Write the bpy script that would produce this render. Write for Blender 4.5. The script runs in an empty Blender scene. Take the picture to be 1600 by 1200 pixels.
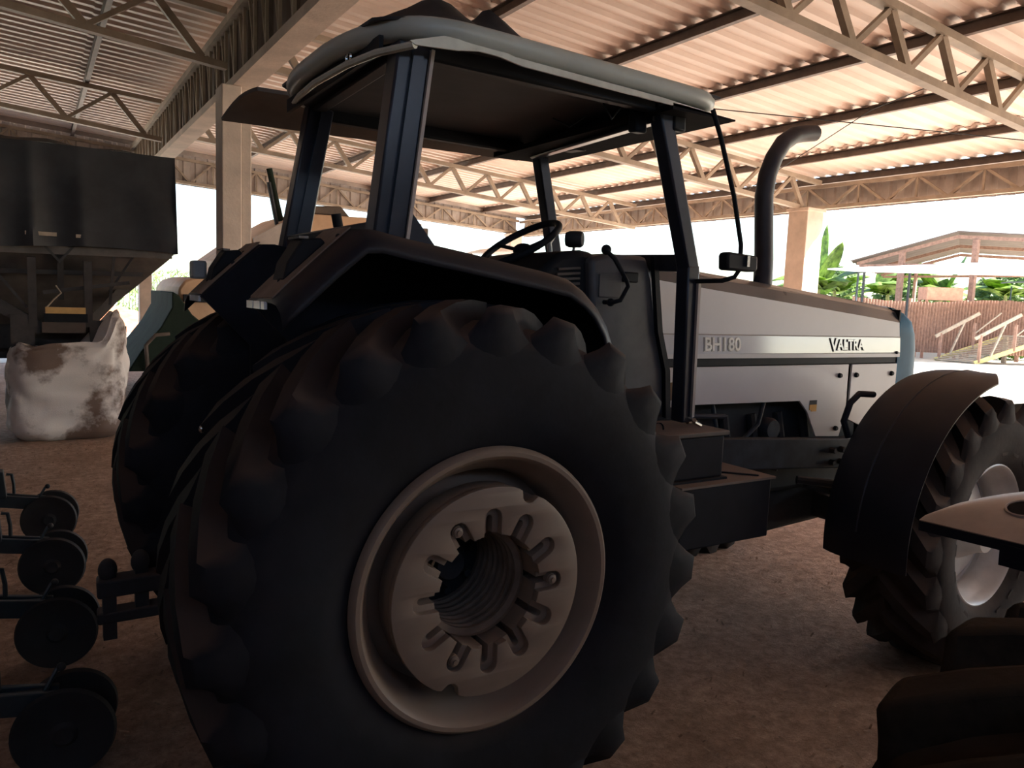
import bpy, math, random
from mathutils import Vector, Matrix
random.seed(7)
D = bpy.data
SC = bpy.context.scene
COL = SC.collection
PI = math.pi

# ------------------------------------------------------------------ camera, sky, sun, exposure
# world: X = the way the tractor points, Y = to its left, Z = up, metres; floor at z = 0
CAM_POS = Vector((0, 0, 1.745))
cam = D.cameras.new('camera'); cam.sensor_width = 36.0; cam.lens = 27.1; cam.clip_end = 400; cam.clip_start = 0.05
camo = D.objects.new('camera', cam); COL.objects.link(camo)
yaw, pitch, roll = math.radians(58.05), math.radians(-6.32), math.radians(2.17)
_f = Vector((math.cos(yaw)*math.cos(pitch), math.sin(yaw)*math.cos(pitch), math.sin(pitch)))
_r = Vector((math.sin(yaw), -math.cos(yaw), 0)); _u = _r.cross(_f)
_r2 = _r*math.cos(roll) + _u*math.sin(roll); _u2 = -_r*math.sin(roll) + _u*math.cos(roll)
m = Matrix((_r2, _u2, -_f)).transposed().to_4x4(); m.translation = CAM_POS
camo.matrix_world = m
SC.camera = camo

w = D.worlds.new('sky'); SC.world = w; w.use_nodes = True
nt = w.node_tree; nt.nodes.clear()
sky = nt.nodes.new('ShaderNodeTexSky'); sky.sky_type = 'NISHITA'; sky.sun_disc = False
SUN = Vector((1.0, -0.75, 1.2)).normalized()
sky.sun_elevation = math.asin(SUN.z); sky.sun_rotation = math.atan2(SUN.x, SUN.y)
sky.dust_density = 1.0; sky.air_density = 1.0; sky.ozone_density = 1.0
bg = nt.nodes.new('ShaderNodeBackground'); bg.inputs['Strength'].default_value = 0.30
wo = nt.nodes.new('ShaderNodeOutputWorld')
nt.links.new(sky.outputs[0], bg.inputs[0]); nt.links.new(bg.outputs[0], wo.inputs[0])

sl = D.lights.new('sun', 'SUN'); sl.energy = 18.0; sl.angle = 0.009; sl.color = (1.0, 0.97, 0.93)
slo = D.objects.new('sun', sl); COL.objects.link(slo); slo.location = (30, -20, 30)
slo.rotation_euler = SUN.to_track_quat('Z', 'Y').to_euler()

vs = SC.view_settings
vs.view_transform = 'Standard'; vs.look = 'None'; vs.gamma = 1.0; vs.use_curve_mapping = False
vs.exposure = 0.82
SC.cycles.max_bounces = 8; SC.cycles.diffuse_bounces = 5; SC.cycles.glossy_bounces = 3
SC.cycles.sample_clamp_indirect = 8.0
SC.cycles.use_denoising = True

# ------------------------------------------------------------------ helpers
MATS = {}
def mat(name, col, rough=0.6, metal=0.0, var=0.18, scale=6.0, bump=0.0, bscale=40.0, dust=None, damt=0.8, col2=None, lo=0.35, hi=0.65, spec=0.5, coat=0.0, dmin=0.03, dfrom=0.35):
    if name in MATS: return MATS[name]
    mt = D.materials.new(name); mt.use_nodes = True
    n = mt.node_tree.nodes; l = mt.node_tree.links
    b = n['Principled BSDF']
    b.inputs['Roughness'].default_value = rough; b.inputs['Metallic'].default_value = metal
    b.inputs['Specular IOR Level'].default_value = spec
    if coat: b.inputs['Coat Weight'].default_value = coat; b.inputs['Coat Roughness'].default_value = 0.08
    tc = n.new('ShaderNodeTexCoord')
    no = n.new('ShaderNodeTexNoise'); no.inputs['Scale'].default_value = scale; no.inputs['Detail'].default_value = 6; no.inputs['Roughness'].default_value = 0.62
    l.new(tc.outputs['Object'], no.inputs['Vector'])
    cr = n.new('ShaderNodeValToRGB'); cr.color_ramp.elements[0].position = lo; cr.color_ramp.elements[1].position = hi
    a = [max(0, c*(1-var)) for c in col]; c2 = col2 if col2 else [min(1, c*(1+var)) for c in col]
    cr.color_ramp.elements[0].color = (*a, 1); cr.color_ramp.elements[1].color = (*c2, 1)
    l.new(no.outputs['Fac'], cr.inputs['Fac'])
    out = cr.outputs['Color']
    if dust:
        g = n.new('ShaderNodeNewGeometry'); sx = n.new('ShaderNodeSeparateXYZ'); l.new(g.outputs['Normal'], sx.inputs[0])
        mr = n.new('ShaderNodeMapRange'); mr.inputs['From Min'].default_value = dfrom; mr.inputs['From Max'].default_value = 0.9
        mr.inputs['To Min'].default_value = dmin; mr.inputs['To Max'].default_value = 1.0
        l.new(sx.outputs['Z'], mr.inputs['Value'])
        n2 = n.new('ShaderNodeTexNoise'); n2.inputs['Scale'].default_value = 3.0; n2.inputs['Detail'].default_value = 8
        l.new(tc.outputs['Object'], n2.inputs['Vector'])
        m2 = n.new('ShaderNodeMapRange'); m2.inputs['From Min'].default_value = 0.3; m2.inputs['From Max'].default_value = 0.7
        m2.inputs['To Min'].default_value = 0.4; m2.inputs['To Max'].default_value = 1.0
        l.new(n2.outputs['Fac'], m2.inputs['Value'])
        mu = n.new('ShaderNodeMath'); mu.operation = 'MULTIPLY'; l.new(mr.outputs[0], mu.inputs[0]); l.new(m2.outputs[0], mu.inputs[1])
        mv = n.new('ShaderNodeMath'); mv.operation = 'MULTIPLY'; mv.inputs[1].default_value = damt; l.new(mu.outputs[0], mv.inputs[0])
        mx = n.new('ShaderNodeMix'); mx.data_type = 'RGBA'; mx.inputs[7].default_value = (*dust, 1)
        l.new(mv.outputs[0], mx.inputs[0]); l.new(out, mx.inputs[6]); out = mx.outputs[2]
        ra = n.new('ShaderNodeMapRange'); ra.inputs['To Min'].default_value = rough; ra.inputs['To Max'].default_value = 0.95
        l.new(mv.outputs[0], ra.inputs['Value']); l.new(ra.outputs[0], b.inputs['Roughness'])
    l.new(out, b.inputs['Base Color'])
    if bump:
        nb = n.new('ShaderNodeTexNoise'); nb.inputs['Scale'].default_value = bscale; nb.inputs['Detail'].default_value = 8
        l.new(tc.outputs['Object'], nb.inputs['Vector'])
        bp = n.new('ShaderNodeBump'); bp.inputs['Strength'].default_value = bump; bp.inputs['Distance'].default_value = 0.02
        l.new(nb.outputs['Fac'], bp.inputs['Height']); l.new(bp.outputs[0], b.inputs['Normal'])
    MATS[name] = mt
    return mt

class MB:
    def __init__(s): s.v = []; s.f = []
    def add(s, vs, fs):
        o = len(s.v); s.v += [tuple(v) for v in vs]; s.f += [tuple(i+o for i in f) for f in fs]; return s
    def box(s, x0, x1, y0, y1, z0, z1):
        return s.add([(x0,y0,z0),(x1,y0,z0),(x1,y1,z0),(x0,y1,z0),(x0,y0,z1),(x1,y0,z1),(x1,y1,z1),(x0,y1,z1)],
                     [(0,3,2,1),(4,5,6,7),(0,1,5,4),(1,2,6,5),(2,3,7,6),(3,0,4,7)])
    def bar(s, p, q, wd, ht, up=(0,0,1)):
        p = Vector(p); q = Vector(q); d = (q-p).normalized(); up = Vector(up)
        if abs(d.dot(up)) > 0.98: up = Vector((1,0,0)) if abs(d.x) < 0.9 else Vector((0,1,0))
        a = d.cross(up).normalized()*wd/2; b = a.cross(d).normalized()*ht/2
        vs = [p-a-b, p+a-b, p+a+b, p-a+b, q-a-b, q+a-b, q+a+b, q-a+b]
        return s.add(vs, [(0,1,2,3),(7,6,5,4),(0,4,5,1),(1,5,6,2),(2,6,7,3),(3,7,4,0)])
    def tube(s, pts, r, n=10, closed=False):
        P = [Vector(p) for p in pts]; k = len(P); R = r if isinstance(r, (list, tuple)) else [r]*k
        vs = []; fs = []; prev = None
        for i in range(k):
            if closed: t = P[(i+1) % k]-P[i-1]
            else: t = P[min(i+1, k-1)]-P[max(i-1, 0)]
            t.normalize()
            if prev is None:
                a = t.orthogonal().normalized()
            else:
                a = prev - t*prev.dot(t)
                a = a.normalized() if a.length > 1e-6 else t.orthogonal().normalized()
            prev = a; b = t.cross(a)
            for j in range(n):
                an = 2*PI*j/n; vs.append(P[i] + (a*math.cos(an)+b*math.sin(an))*R[i])
        for i in range(k if closed else k-1):
            i2 = (i+1) % k
            for j in range(n):
                j2 = (j+1) % n; fs.append((i*n+j, i*n+j2, i2*n+j2, i2*n+j))
        if not closed: fs += [tuple(reversed(range(n))), tuple(range((k-1)*n, k*n))]
        return s.add(vs, fs)
    def lathe(s, prof, c, n=48, yawdeg=0.0, sgn=1, close=False):
        # prof: (radius, offset along the axle); axle runs along Y (turned by yaw about Z)
        c = Vector(c); ya = math.radians(yawdeg); ex = Vector((math.cos(ya), math.sin(ya), 0)); ey = Vector((-math.sin(ya), math.cos(ya), 0))
        vs = []; fs = []; k = len(prof)
        for i in range(n):
            an = 2*PI*i/n
            for (r, o) in prof: vs.append(c + ex*(r*math.sin(an)) + Vector((0,0,r*math.cos(an))) + ey*(o*sgn))
        for i in range(n):
            i2 = (i+1) % n
            for j in range(k if close else k-1):
                j2 = (j+1) % k; fs.append((i*k+j, i2*k+j, i2*k+j2, i*k+j2))
        return s.add(vs, fs)
    def prism(s, poly, lo, hi, ax='y'):
        k = len(poly)
        def P(a, b, d): return {'y': (a, d, b), 'x': (d, a, b), 'z': (a, b, d)}[ax]
        vs = [P(a, b, lo) for a, b in poly] + [P(a, b, hi) for a, b in poly]
        fs = [tuple(range(k)), tuple(reversed(range(k, 2*k)))] + [(i, (i+1) % k + 0, (i+1) % k + k, i+k) for i in range(k)]
        return s.add(vs, fs)
    def sheet(s, fn, nu, nv, t=0.006):
        # fn(u, v) -> point, u and v in 0..1; a thin solid sheet
        P = [[Vector(fn(i/nu, j/nv)) for j in range(nv+1)] for i in range(nu+1)]
        top = []; bot = []
        for i in range(nu+1):
            for j in range(nv+1):
                du = P[min(i+1, nu)][j]-P[max(i-1, 0)][j]; dv = P[i][min(j+1, nv)]-P[i][max(j-1, 0)]
                nn = du.cross(dv); nn = nn.normalized() if nn.length > 1e-9 else Vector((0,0,1))
                top.append(P[i][j]+nn*t/2); bot.append(P[i][j]-nn*t/2)
        N = len(top); I = lambda i, j: i*(nv+1)+j; fs = []
        for i in range(nu):
            for j in range(nv):
                a, b, c, d = I(i,j), I(i+1,j), I(i+1,j+1), I(i,j+1)
                fs += [(a,b,c,d), (d+N,c+N,b+N,a+N)]
        for i in range(nu): fs += [(I(i,0), I(i,0)+N, I(i+1,0)+N, I(i+1,0)), (I(i,nv), I(i+1,nv), I(i+1,nv)+N, I(i,nv)+N)]
        for j in range(nv): fs += [(I(0,j), I(0,j+1), I(0,j+1)+N, I(0,j)+N), (I(nu,j), I(nu,j)+N, I(nu,j+1)+N, I(nu,j+1))]
        return s.add(top+bot, fs)
    def ball(s, c, rx, ry=None, rz=None, nu=14, nv=9):
        ry = ry or rx; rz = rz or rx; c = Vector(c); vs = []; fs = []
        for i in range(nv+1):
            ph = PI*i/nv
            for j in range(nu):
                th = 2*PI*j/nu; vs.append(c+Vector((rx*math.sin(ph)*math.cos(th), ry*math.sin(ph)*math.sin(th), rz*math.cos(ph))))
        for i in range(nv):
            for j in range(nu):
                j2 = (j+1) % nu; fs.append((i*nu+j, (i+1)*nu+j, (i+1)*nu+j2, i*nu+j2))
        return s.add(vs, fs)
    def clampz(s, z=0.0): s.v = [(a, b, max(c, z)) for a, b, c in s.v]; return s
    def build(s, name, mt, parent=None, bevel=0.0, ang=38, fix=True):
        o0 = Vector(ORG.get(parent.name, (0,0,0))) if parent else Vector((0,0,0))
        me = D.meshes.new(name); me.from_pydata([tuple(Vector(v)-o0) for v in s.v], [], s.f)
        me.materials.append(mt); me.update()
        if fix:
            import bmesh
            bm = bmesh.new(); bm.from_mesh(me); bmesh.ops.remove_doubles(bm, verts=bm.verts, dist=1e-5)
            bmesh.ops.recalc_face_normals(bm, faces=bm.faces); bm.to_mesh(me); bm.free()
        for p in me.polygons: p.use_smooth = True
        me.set_sharp_from_angle(angle=math.radians(ang))
        ob = D.objects.new(name, me); COL.objects.link(ob)
        if parent: ob.parent = parent; ORG[ob.name] = tuple(o0)
        if bevel:
            bv = ob.modifiers.new('bevel', 'BEVEL'); bv.width = bevel; bv.segments = 2; bv.limit_method = 'ANGLE'; bv.angle_limit = math.radians(35)
        return ob
ORG = {}
def tag(o, label, cat, group=None):
    o['label'] = label; o['category'] = cat
    if group: o['group'] = group
    return o
def thing(name, label, cat, loc=(0,0,0), group=None):
    o = D.objects.new(name, None); COL.objects.link(o); o.location = loc; o.empty_display_size = 0.1
    ORG[o.name] = tuple(loc)
    return tag(o, label, cat, group)
def struct(o): o['kind'] = 'structure'; return o
def share(src, parent, loc, name=None):
    o = D.objects.new(name or src.name.split('.')[0], src.data); COL.objects.link(o); o.parent = parent
    o.location = Vector(loc); ORG[o.name] = ORG.get(parent.name, (0,0,0)); return o
def lerp(a, b, t): return a+(b-a)*t
def poly_at(pts, x):
    for (x0, z0), (x1, z1) in zip(pts, pts[1:]):
        if x <= x1: return z0+(z1-z0)*(x-x0)/(x1-x0)
    return pts[-1][1]
def cutplate(outer, holes, t, bev, place):
    # flat plate with holes: outlines in its own plane, thickness t, placed by a matrix
    cu = D.curves.new('plate', 'CURVE'); cu.dimensions = '2D'; cu.fill_mode = 'BOTH'; cu.extrude = t/2; cu.bevel_depth = bev; cu.bevel_resolution = 1
    for lp in [outer]+holes:
        sp = cu.splines.new('POLY'); sp.points.add(len(lp)-1); sp.use_cyclic_u = True
        for p, (a, b) in zip(sp.points, lp): p.co = (a, b, 0, 1)
    ob = D.objects.new('plate', cu); COL.objects.link(ob); bpy.context.view_layer.update()
    me = D.meshes.new_from_object(ob.evaluated_get(bpy.context.evaluated_depsgraph_get()))
    D.objects.remove(ob); D.curves.remove(cu); me.transform(place)
    mb = MB(); mb.add([tuple(v.co) for v in me.vertices], [tuple(p.vertices) for p in me.polygons]); D.meshes.remove(me)
    return mb
def lettering(body, size, ext, place, bold=0.0):
    cu = D.curves.new('letters', 'FONT'); cu.body = body; cu.size = size; cu.extrude = ext; cu.offset = bold; cu.align_x = 'LEFT'; cu.resolution_u = 3
    ob = D.objects.new('letters', cu); COL.objects.link(ob); bpy.context.view_layer.update()
    me = D.meshes.new_from_object(ob.evaluated_get(bpy.context.evaluated_depsgraph_get()))
    D.objects.remove(ob); D.curves.remove(cu); me.transform(place)
    mb = MB(); mb.add([tuple(v.co) for v in me.vertices], [tuple(p.vertices) for p in me.polygons]); D.meshes.remove(me)
    return mb

DUST = (0.19, 0.125, 0.09)
M_roof = mat('roof_sheet_paint', (0.80, 0.665, 0.585), 0.5, var=0.08, scale=1.2)
M_truss = mat('truss_paint', (0.35, 0.285, 0.22), 0.6, var=0.2, scale=3)
M_purlin = mat('purlin_steel', (0.16, 0.12, 0.10), 0.6, var=0.2)
M_clad = mat('grey_cladding', (0.42, 0.37, 0.34), 0.55, var=0.2, scale=2)
M_cladb = mat('brown_cladding', (0.17, 0.13, 0.105), 0.65, var=0.2, scale=2)
M_conc = mat('concrete', (0.60, 0.50, 0.42), 0.85, var=0.16, scale=2.2, bump=0.15, bscale=30)
M_blk = mat('black_paint', (0.011, 0.013, 0.019), 0.6, spec=0.12, var=0.2, scale=5, dust=DUST, damt=0.25)
M_blkp = mat('black_plastic', (0.013, 0.0145, 0.018), 0.6, var=0.2, spec=0.2)
M_cast = mat('dark_cast_iron', (0.020, 0.022, 0.026), 0.75, var=0.3, scale=8, dust=DUST, damt=0.35)
M_frame = mat('engine_frame_paint', (0.028, 0.035, 0.045), 0.55, spec=0.25, var=0.4, scale=7, dust=DUST, damt=0.3)
M_cabf = mat('cab_frame_paint', (0.015, 0.020, 0.034), 0.28, var=0.25, scale=5, dust=DUST, damt=0.3)
M_fend = mat('fender_paint', (0.012, 0.014, 0.021), 0.45, spec=0.3, var=0.25, scale=4, dust=DUST, damt=0.42, dfrom=0.62)
M_white = mat('white_panel_paint', (0.62, 0.60, 0.60), 0.42, var=0.04, scale=2, coat=0.1)
M_whiteb = mat('white_band_paint', (0.62, 0.63, 0.66), 0.12, var=0.03, scale=2, coat=0.8)
M_hoodtop = mat('hood_top_paint', (0.035, 0.05, 0.065), 0.22, var=0.2, scale=3, dust=(0.17, 0.12, 0.09), damt=0.7, coat=0.3)
M_blue = mat('teal_nose_paint', (0.005, 0.10, 0.19), 0.5, var=0.15, scale=3, coat=0.0, spec=0.12)
M_tyre = mat('tyre_rubber', (0.009, 0.0105, 0.015), 0.75, spec=0.2, var=0.3, scale=5, bump=0.06, bscale=30, dust=(0.13, 0.082, 0.058), damt=0.7, dmin=0.03)
M_tyre2 = mat('dusty_tyre_rubber', (0.040, 0.035, 0.033), 0.85, spec=0.12, var=0.3, scale=5, bump=0.06, bscale=30, dust=(0.20, 0.13, 0.09), damt=0.8)
M_rim = mat('beige_rim_paint', (0.205, 0.155, 0.120), 0.42, var=0.10, scale=4, dust=(0.18, 0.13, 0.10), damt=0.5)
M_rim2 = mat('silver_rim_paint', (0.55, 0.53, 0.50), 0.35, var=0.12, scale=6)
M_roofrim = mat('cab_roof_rim_paint', (0.47, 0.50, 0.45), 0.35, var=0.08, scale=3)
M_tarp = mat('black_tarp', (0.026, 0.027, 0.031), 0.65, var=0.3, scale=3)
M_brown = mat('brown_sheet', (0.10, 0.075, 0.06), 0.7, var=0.2, scale=4)
M_chrome = mat('bright_metal', (0.6, 0.6, 0.6), 0.2, metal=1.0, var=0.05)
M_wood = mat('weathered_wood', (0.30, 0.175, 0.13), 0.8, var=0.25, scale=9, bump=0.1)
M_woodp = mat('pale_wood', (0.42, 0.34, 0.26), 0.8, var=0.2, scale=9)

# ------------------------------------------------------------------ the ground
def ground_material(name, c1, c2, c3, scale, bump):
    mt = D.materials.new(name); mt.use_nodes = True; n = mt.node_tree.nodes; l = mt.node_tree.links; b = n['Principled BSDF']
    b.inputs['Roughness'].default_value = 0.95; b.inputs['Specular IOR Level'].default_value = 0.1
    tc = n.new('ShaderNodeTexCoord')
    a = n.new('ShaderNodeTexNoise'); a.inputs['Scale'].default_value = scale; a.inputs['Detail'].default_value = 10; a.inputs['Roughness'].default_value = 0.75
    c = n.new('ShaderNodeTexNoise'); c.inputs['Scale'].default_value = 1.6; c.inputs['Detail'].default_value = 7; c.inputs['Roughness'].default_value = 0.7
    l.new(tc.outputs['Object'], a.inputs['Vector']); l.new(tc.outputs['Object'], c.inputs['Vector'])
    r = n.new('ShaderNodeValToRGB'); r.color_ramp.elements[0].position = 0.3; r.color_ramp.elements[1].position = 0.72
    r.color_ramp.elements[0].color = (*c1, 1); r.color_ramp.elements[1].color = (*c2, 1)
    l.new(a.outputs['Fac'], r.inputs['Fac'])
    mx = n.new('ShaderNodeMix'); mx.data_type = 'RGBA'; mx.inputs[7].default_value = (*c3, 1)
    mr = n.new('ShaderNodeMapRange'); mr.inputs['From Min'].default_value = 0.45; mr.inputs['From Max'].default_value = 0.65; mr.inputs['To Max'].default_value = 0.6
    l.new(c.outputs['Fac'], mr.inputs['Value']); l.new(mr.outputs[0], mx.inputs[0]); l.new(r.outputs['Color'], mx.inputs[6]); l.new(mx.outputs[2], b.inputs['Base Color'])
    bp = n.new('ShaderNodeBump'); bp.inputs['Strength'].default_value = bump; bp.inputs['Distance'].default_value = 0.03
    l.new(a.outputs['Fac'], bp.inputs['Height']); l.new(bp.outputs[0], b.inputs['Normal'])
    return mt
M_floor = ground_material('dirt_floor', (0.24, 0.150, 0.105), (0.76, 0.53, 0.39), (0.28, 0.18, 0.125), 15, 1.0)
M_yard = ground_material('yard_sand', (0.55, 0.48, 0.38), (0.74, 0.66, 0.54), (0.58, 0.50, 0.36), 3, 0.3)
fl = MB()
def floor_pt(u, v):
    x = lerp(-7.2, 12.4, u); y = lerp(-4.9, 19.4, v)
    return (x, y, 0)
fl.add([floor_pt(0,0), floor_pt(1,0), floor_pt(1,1), floor_pt(0,1)], [(0,1,2,3)])
struct(fl.build('floor', M_floor, fix=False))
yd = MB()
for (x0, x1, y0, y1) in ((12.4, 160, -120, 160), (-120, 12.4, 19.4, 160)):
    yd.add([(x0,y0,0),(x1,y0,0),(x1,y1,0),(x0,y1,0)], [(0,1,2,3)])
struct(yd.build('yard_ground', M_yard, fix=False))

# ------------------------------------------------------------------ the shed
def roof_z(x): return 4.85-0.07*x            # top of the trusses, underside of the purlins
Y0, Y1 = -4.7, 19.15
ceil = D.objects.new('ceiling', None); COL.objects.link(ceil); struct(ceil); ORG['ceiling'] = (0,0,0)
PX = [-5.8, -4.15, -2.5, -0.85, 0.80, 2.45, 4.10, 5.78, 7.43, 9.08, 10.72, 12.15]
period = 0.24
for i in range(len(PX)-1):
    xa, xb = PX[i]-0.10, PX[i+1]+0.04
    sh = MB(); prof = []; y = Y0-0.3
    while y < Y1:
        prof += [(y, 0.0), (y+0.08, 0.0), (y+0.12, 0.036), (y+0.20, 0.036)]; y += period
    nrm = 0.012*(i % 2)
    vs = [(x, yy, roof_z(x)+0.125+zz+nrm) for x in (xa, xb) for yy, zz in prof]; k = len(prof)
    sh.add(vs, [(j, j+1, k+j+1, k+j) for j in range(k-1)])
    ob = sh.build('roof_sheet', M_roof, ceil, fix=False, ang=15)
for x in PX:
    pm = MB(); z = roof_z(x)
    pm.box(x-0.03, x+0.03, Y0, Y1, z, z+0.012); pm.box(x-0.03, x+0.03, Y0, Y1, z+0.108, z+0.12); pm.box(x+0.018, x+0.03, Y0, Y1, z+0.012, z+0.108)
    pm.build('purlin', M_purlin, ceil)

def truss(name, label, Y, xa, xb, zb_a, zb_b, step, off, group, first=0.0):
    root = thing(name, label, 'truss', ((xa+xb)/2, Y, min(zb_a, zb_b)), group)
    zb = lambda x: lerp(zb_a, zb_b, (x-xa)/(xb-xa)); zt = lambda x: roof_z(x)
    MB().bar((xa, Y, zb(xa)), (xb, Y, zb(xb)), 0.10, 0.07).build('bottom_chord', M_truss, root)
    MB().bar((xa, Y, zt(xa)-0.035), (xb, Y, zt(xb)-0.035), 0.10, 0.07).build('top_chord', M_truss, root)
    x = xa+first
    while x+off < xb-0.05:
        MB().bar((x, Y, zt(x)-0.07), (x+off, Y, zb(x+off)+0.03), 0.075, 0.06, (0,1,0)).build('web_member', M_truss, root)
        if x+step < xb: MB().bar((x+off+0.03, Y, zb(x+off)+0.03), (x+step-0.02, Y, zt(x+step)-0.07), 0.05, 0.05, (0,1,0)).build('web_member', M_truss, root)
        x += step
    return root
BC = lambda x: 4.365-0.0743*x
truss('roof_truss', 'pale steel roof truss nearest the camera, crossing the upper right corner', 4.25, 2.1, 11.9, BC(2.1), BC(11.9), 0.80, 0.30, 'roof trusses over the front bay', 0.25)
truss('roof_truss', 'pale steel roof truss ending on the concrete column at right', 9.05, 2.1, 11.9, BC(2.1), BC(11.9), 0.80, 0.30, 'roof trusses over the front bay', 0.25)
truss('roof_truss', 'far pale steel roof truss seen through the tractor cab', 14.0, 2.1, 11.9, BC(2.1), BC(11.9), 0.80, 0.30, 'roof trusses over the front bay', 0.25)
truss('roof_truss', 'dark roof truss running into the head of the left concrete column', 9.05, -5.6, 1.85, 4.40+0.45, 4.12, 1.1, 0.45, 'roof trusses over the rear bay', 0.15)
truss('roof_truss', 'dark roof truss above the black tarp of the grain cart', 14.0, -5.6, 1.85, 4.36+0.45, 4.09, 1.1, 0.45, 'roof trusses over the rear bay', 0.15)

# girder along the middle column row
gd = thing('roof_girder', 'deep clad girder resting on the left concrete column', 'girder', (2.0, 8, 3.9))
MB().box(1.88, 2.12, Y0, Y1-0.1, 3.90, 3.99).build('bottom_flange', M_conc, gd)
MB().box(1.88, 2.12, Y0, Y1-0.1, 4.62, 4.70).build('top_flange', M_truss, gd)
cl = MB(); y = Y0; prof = []
while y < Y1-0.2:
    prof += [(y, 0), (y+0.14, 0), (y+0.17, 0.03), (y+0.26, 0.03)]; y += 0.29
vs = [(1.98+o, yy, z) for z in (3.99, 4.62) for yy, o in prof]; k = len(prof)
cl.add(vs, [(j, j+1, k+j+1, k+j) for j in range(k-1)]); cl.build('cladding', M_cladb, gd, fix=False, ang=15)
y = 5.0
while y < Y1-0.3:
    MB().bar((1.94, y, 3.99), (1.94, y, 4.62), 0.03, 0.03).build('web_member', M_truss, gd)
    MB().bar((1.94, y, 3.99), (1.94, y+0.22, 4.62), 0.025, 0.025).build('web_member', M_truss, gd)
    y += 0.45

def column(label, x0, x1, y0, y1, h, step=None):
    c = thing('concrete_column', label, 'column', ((x0+x1)/2, (y0+y1)/2, 0), None)
    if step:
        MB().box(x0, step, y0, y1, 0, h).build('shaft', M_conc, c, bevel=0.012)
        MB().box(step+0.001, x1, y0+0.035, y1-0.02, 0, h-0.12).build('pilaster', M_conc, c, bevel=0.012)
    else:
        MB().box(x0, x1, y0, y1, 0, h).build('shaft', M_conc, c, bevel=0.015)
        MB().box(x0-0.03, x1+0.03, y0-0.03, y1+0.03, h-0.06, h).build('cap', M_conc, c, bevel=0.01)
    return c
column('tall concrete column left of the tractor cab', 1.763, 2.08, 8.86, 9.2, 3.90, 1.97)
column('concrete column by the exhaust pipe, sunlit near its foot', 11.38, 11.82, 8.85, 9.25, 3.50)
column('slim far concrete column right of the grain cart hopper', 2.02, 2.28, 19.0, 19.28, 3.93)
column('far corner column behind the steering wheel', 11.55, 11.95, 18.9, 19.2, 3.58)
column('far column with a dark band behind the rear cab post', 8.45, 8.80, 19.0, 19.28, 3.62)

def fascia(name, label, pts_fn, n, clad_off, back):
    # lattice girder with ribbed cladding behind it; pts_fn(t) -> (bottom point, top point)
    b0, t0 = pts_fn(0); b1, t1 = pts_fn(1)
    root = thing(name, label, 'fascia', b0)
    MB().bar(b0, b1, 0.07, 0.06).build('bottom_chord', M_truss, root)
    MB().bar(t0, t1, 0.07, 0.06).build('top_chord', M_truss, root)
    for i in range(n):
        a = i/n; c = (i+0.5)/n; d = (i+1)/n
        MB().bar(pts_fn(a)[0], pts_fn(c)[1], 0.04, 0.04).build('web_member', M_truss, root)
        MB().bar(pts_fn(c)[1], pts_fn(d)[0], 0.04, 0.04).build('web_member', M_truss, root)
        MB().bar(pts_fn(c)[0], pts_fn(c)[1], 0.03, 0.03).build('web_member', M_truss, root)
    L = (Vector(b1)-Vector(b0)).length; k = int(L/0.26); mb = MB(); prof = []
    bk = Vector(back)
    for i in range(k):
        for dt, o in ((0, 0), (0.5, 0), (0.6, 1), (0.9, 1)): prof.append(((i+dt)/k, o))
    lo = []; hi = []
    for t, o in prof:
        b, tp = pts_fn(t); q = bk*(clad_off+o*0.03)
        lo.append(Vector(b)+q-Vector((0,0,0.05))); hi.append(Vector(tp)+q+Vector((0,0,0.03 if back[0] else 0.15)))
    kk = len(prof); mb.add(lo+hi, [(j, j+1, kk+j+1, kk+j) for j in range(kk-1)])
    mb.build('cladding', M_clad, root, fix=False, ang=15)
    return root
fascia('eave_fascia', 'grey ribbed eave fascia with steel lattice above the right opening', lambda t: ((12.0, lerp(-4.5, 19.12, t), 3.56), (12.0, lerp(-4.5, 19.12, t), 3.93)), 23, 0.09, (1,0,0))
def gz(t):
    x = lerp(-5.7, 11.93, t); return ((x, 19.1, 4.22-0.05*x), (x, 19.1, roof_z(x)-0.06))
fascia('gable_fascia', 'far end fascia with steel lattice over ribbed sheets', gz, 18, 0.06, (0,1,0))
tm = MB(); tm.bar((-5.8, 19.10, roof_z(-5.8)+0.115), (12.15, 19.10, roof_z(12.15)+0.115), 0.02, 0.15); struct(tm.build('trim_1', M_clad))
# closed sides of the shed, behind and to the right of the camera
M_wallb = mat('back_wall_blocks', (0.10, 0.085, 0.075), 0.9, var=0.25, scale=3)
struct(MB().box(-6.1, -5.9, -5.0, 19.3, 0, 5.2).build('wall_back', M_wallb))
struct(MB().box(-5.9, 12.2, -5.0, -4.8, 0, 4.0).build('wall_right', M_wallb))
# two thin wires under the roof
tag(MB().tube([(3.2, 9.0, 4.30), (7, 6.6, 4.02), (11.5, 4.6, 3.9)], 0.006, 6).build('wire', M_blkp), 'thin wire strung nearly level under the right roof', 'wire')
tag(MB().tube([(10.4, 9.3, 3.75), (8.6, 5.9, 4.15), (7.6, 4.25, 4.05)], 0.006, 6).build('wire', M_blkp), 'thin wire slanting up to the nearest truss', 'wire')

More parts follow.
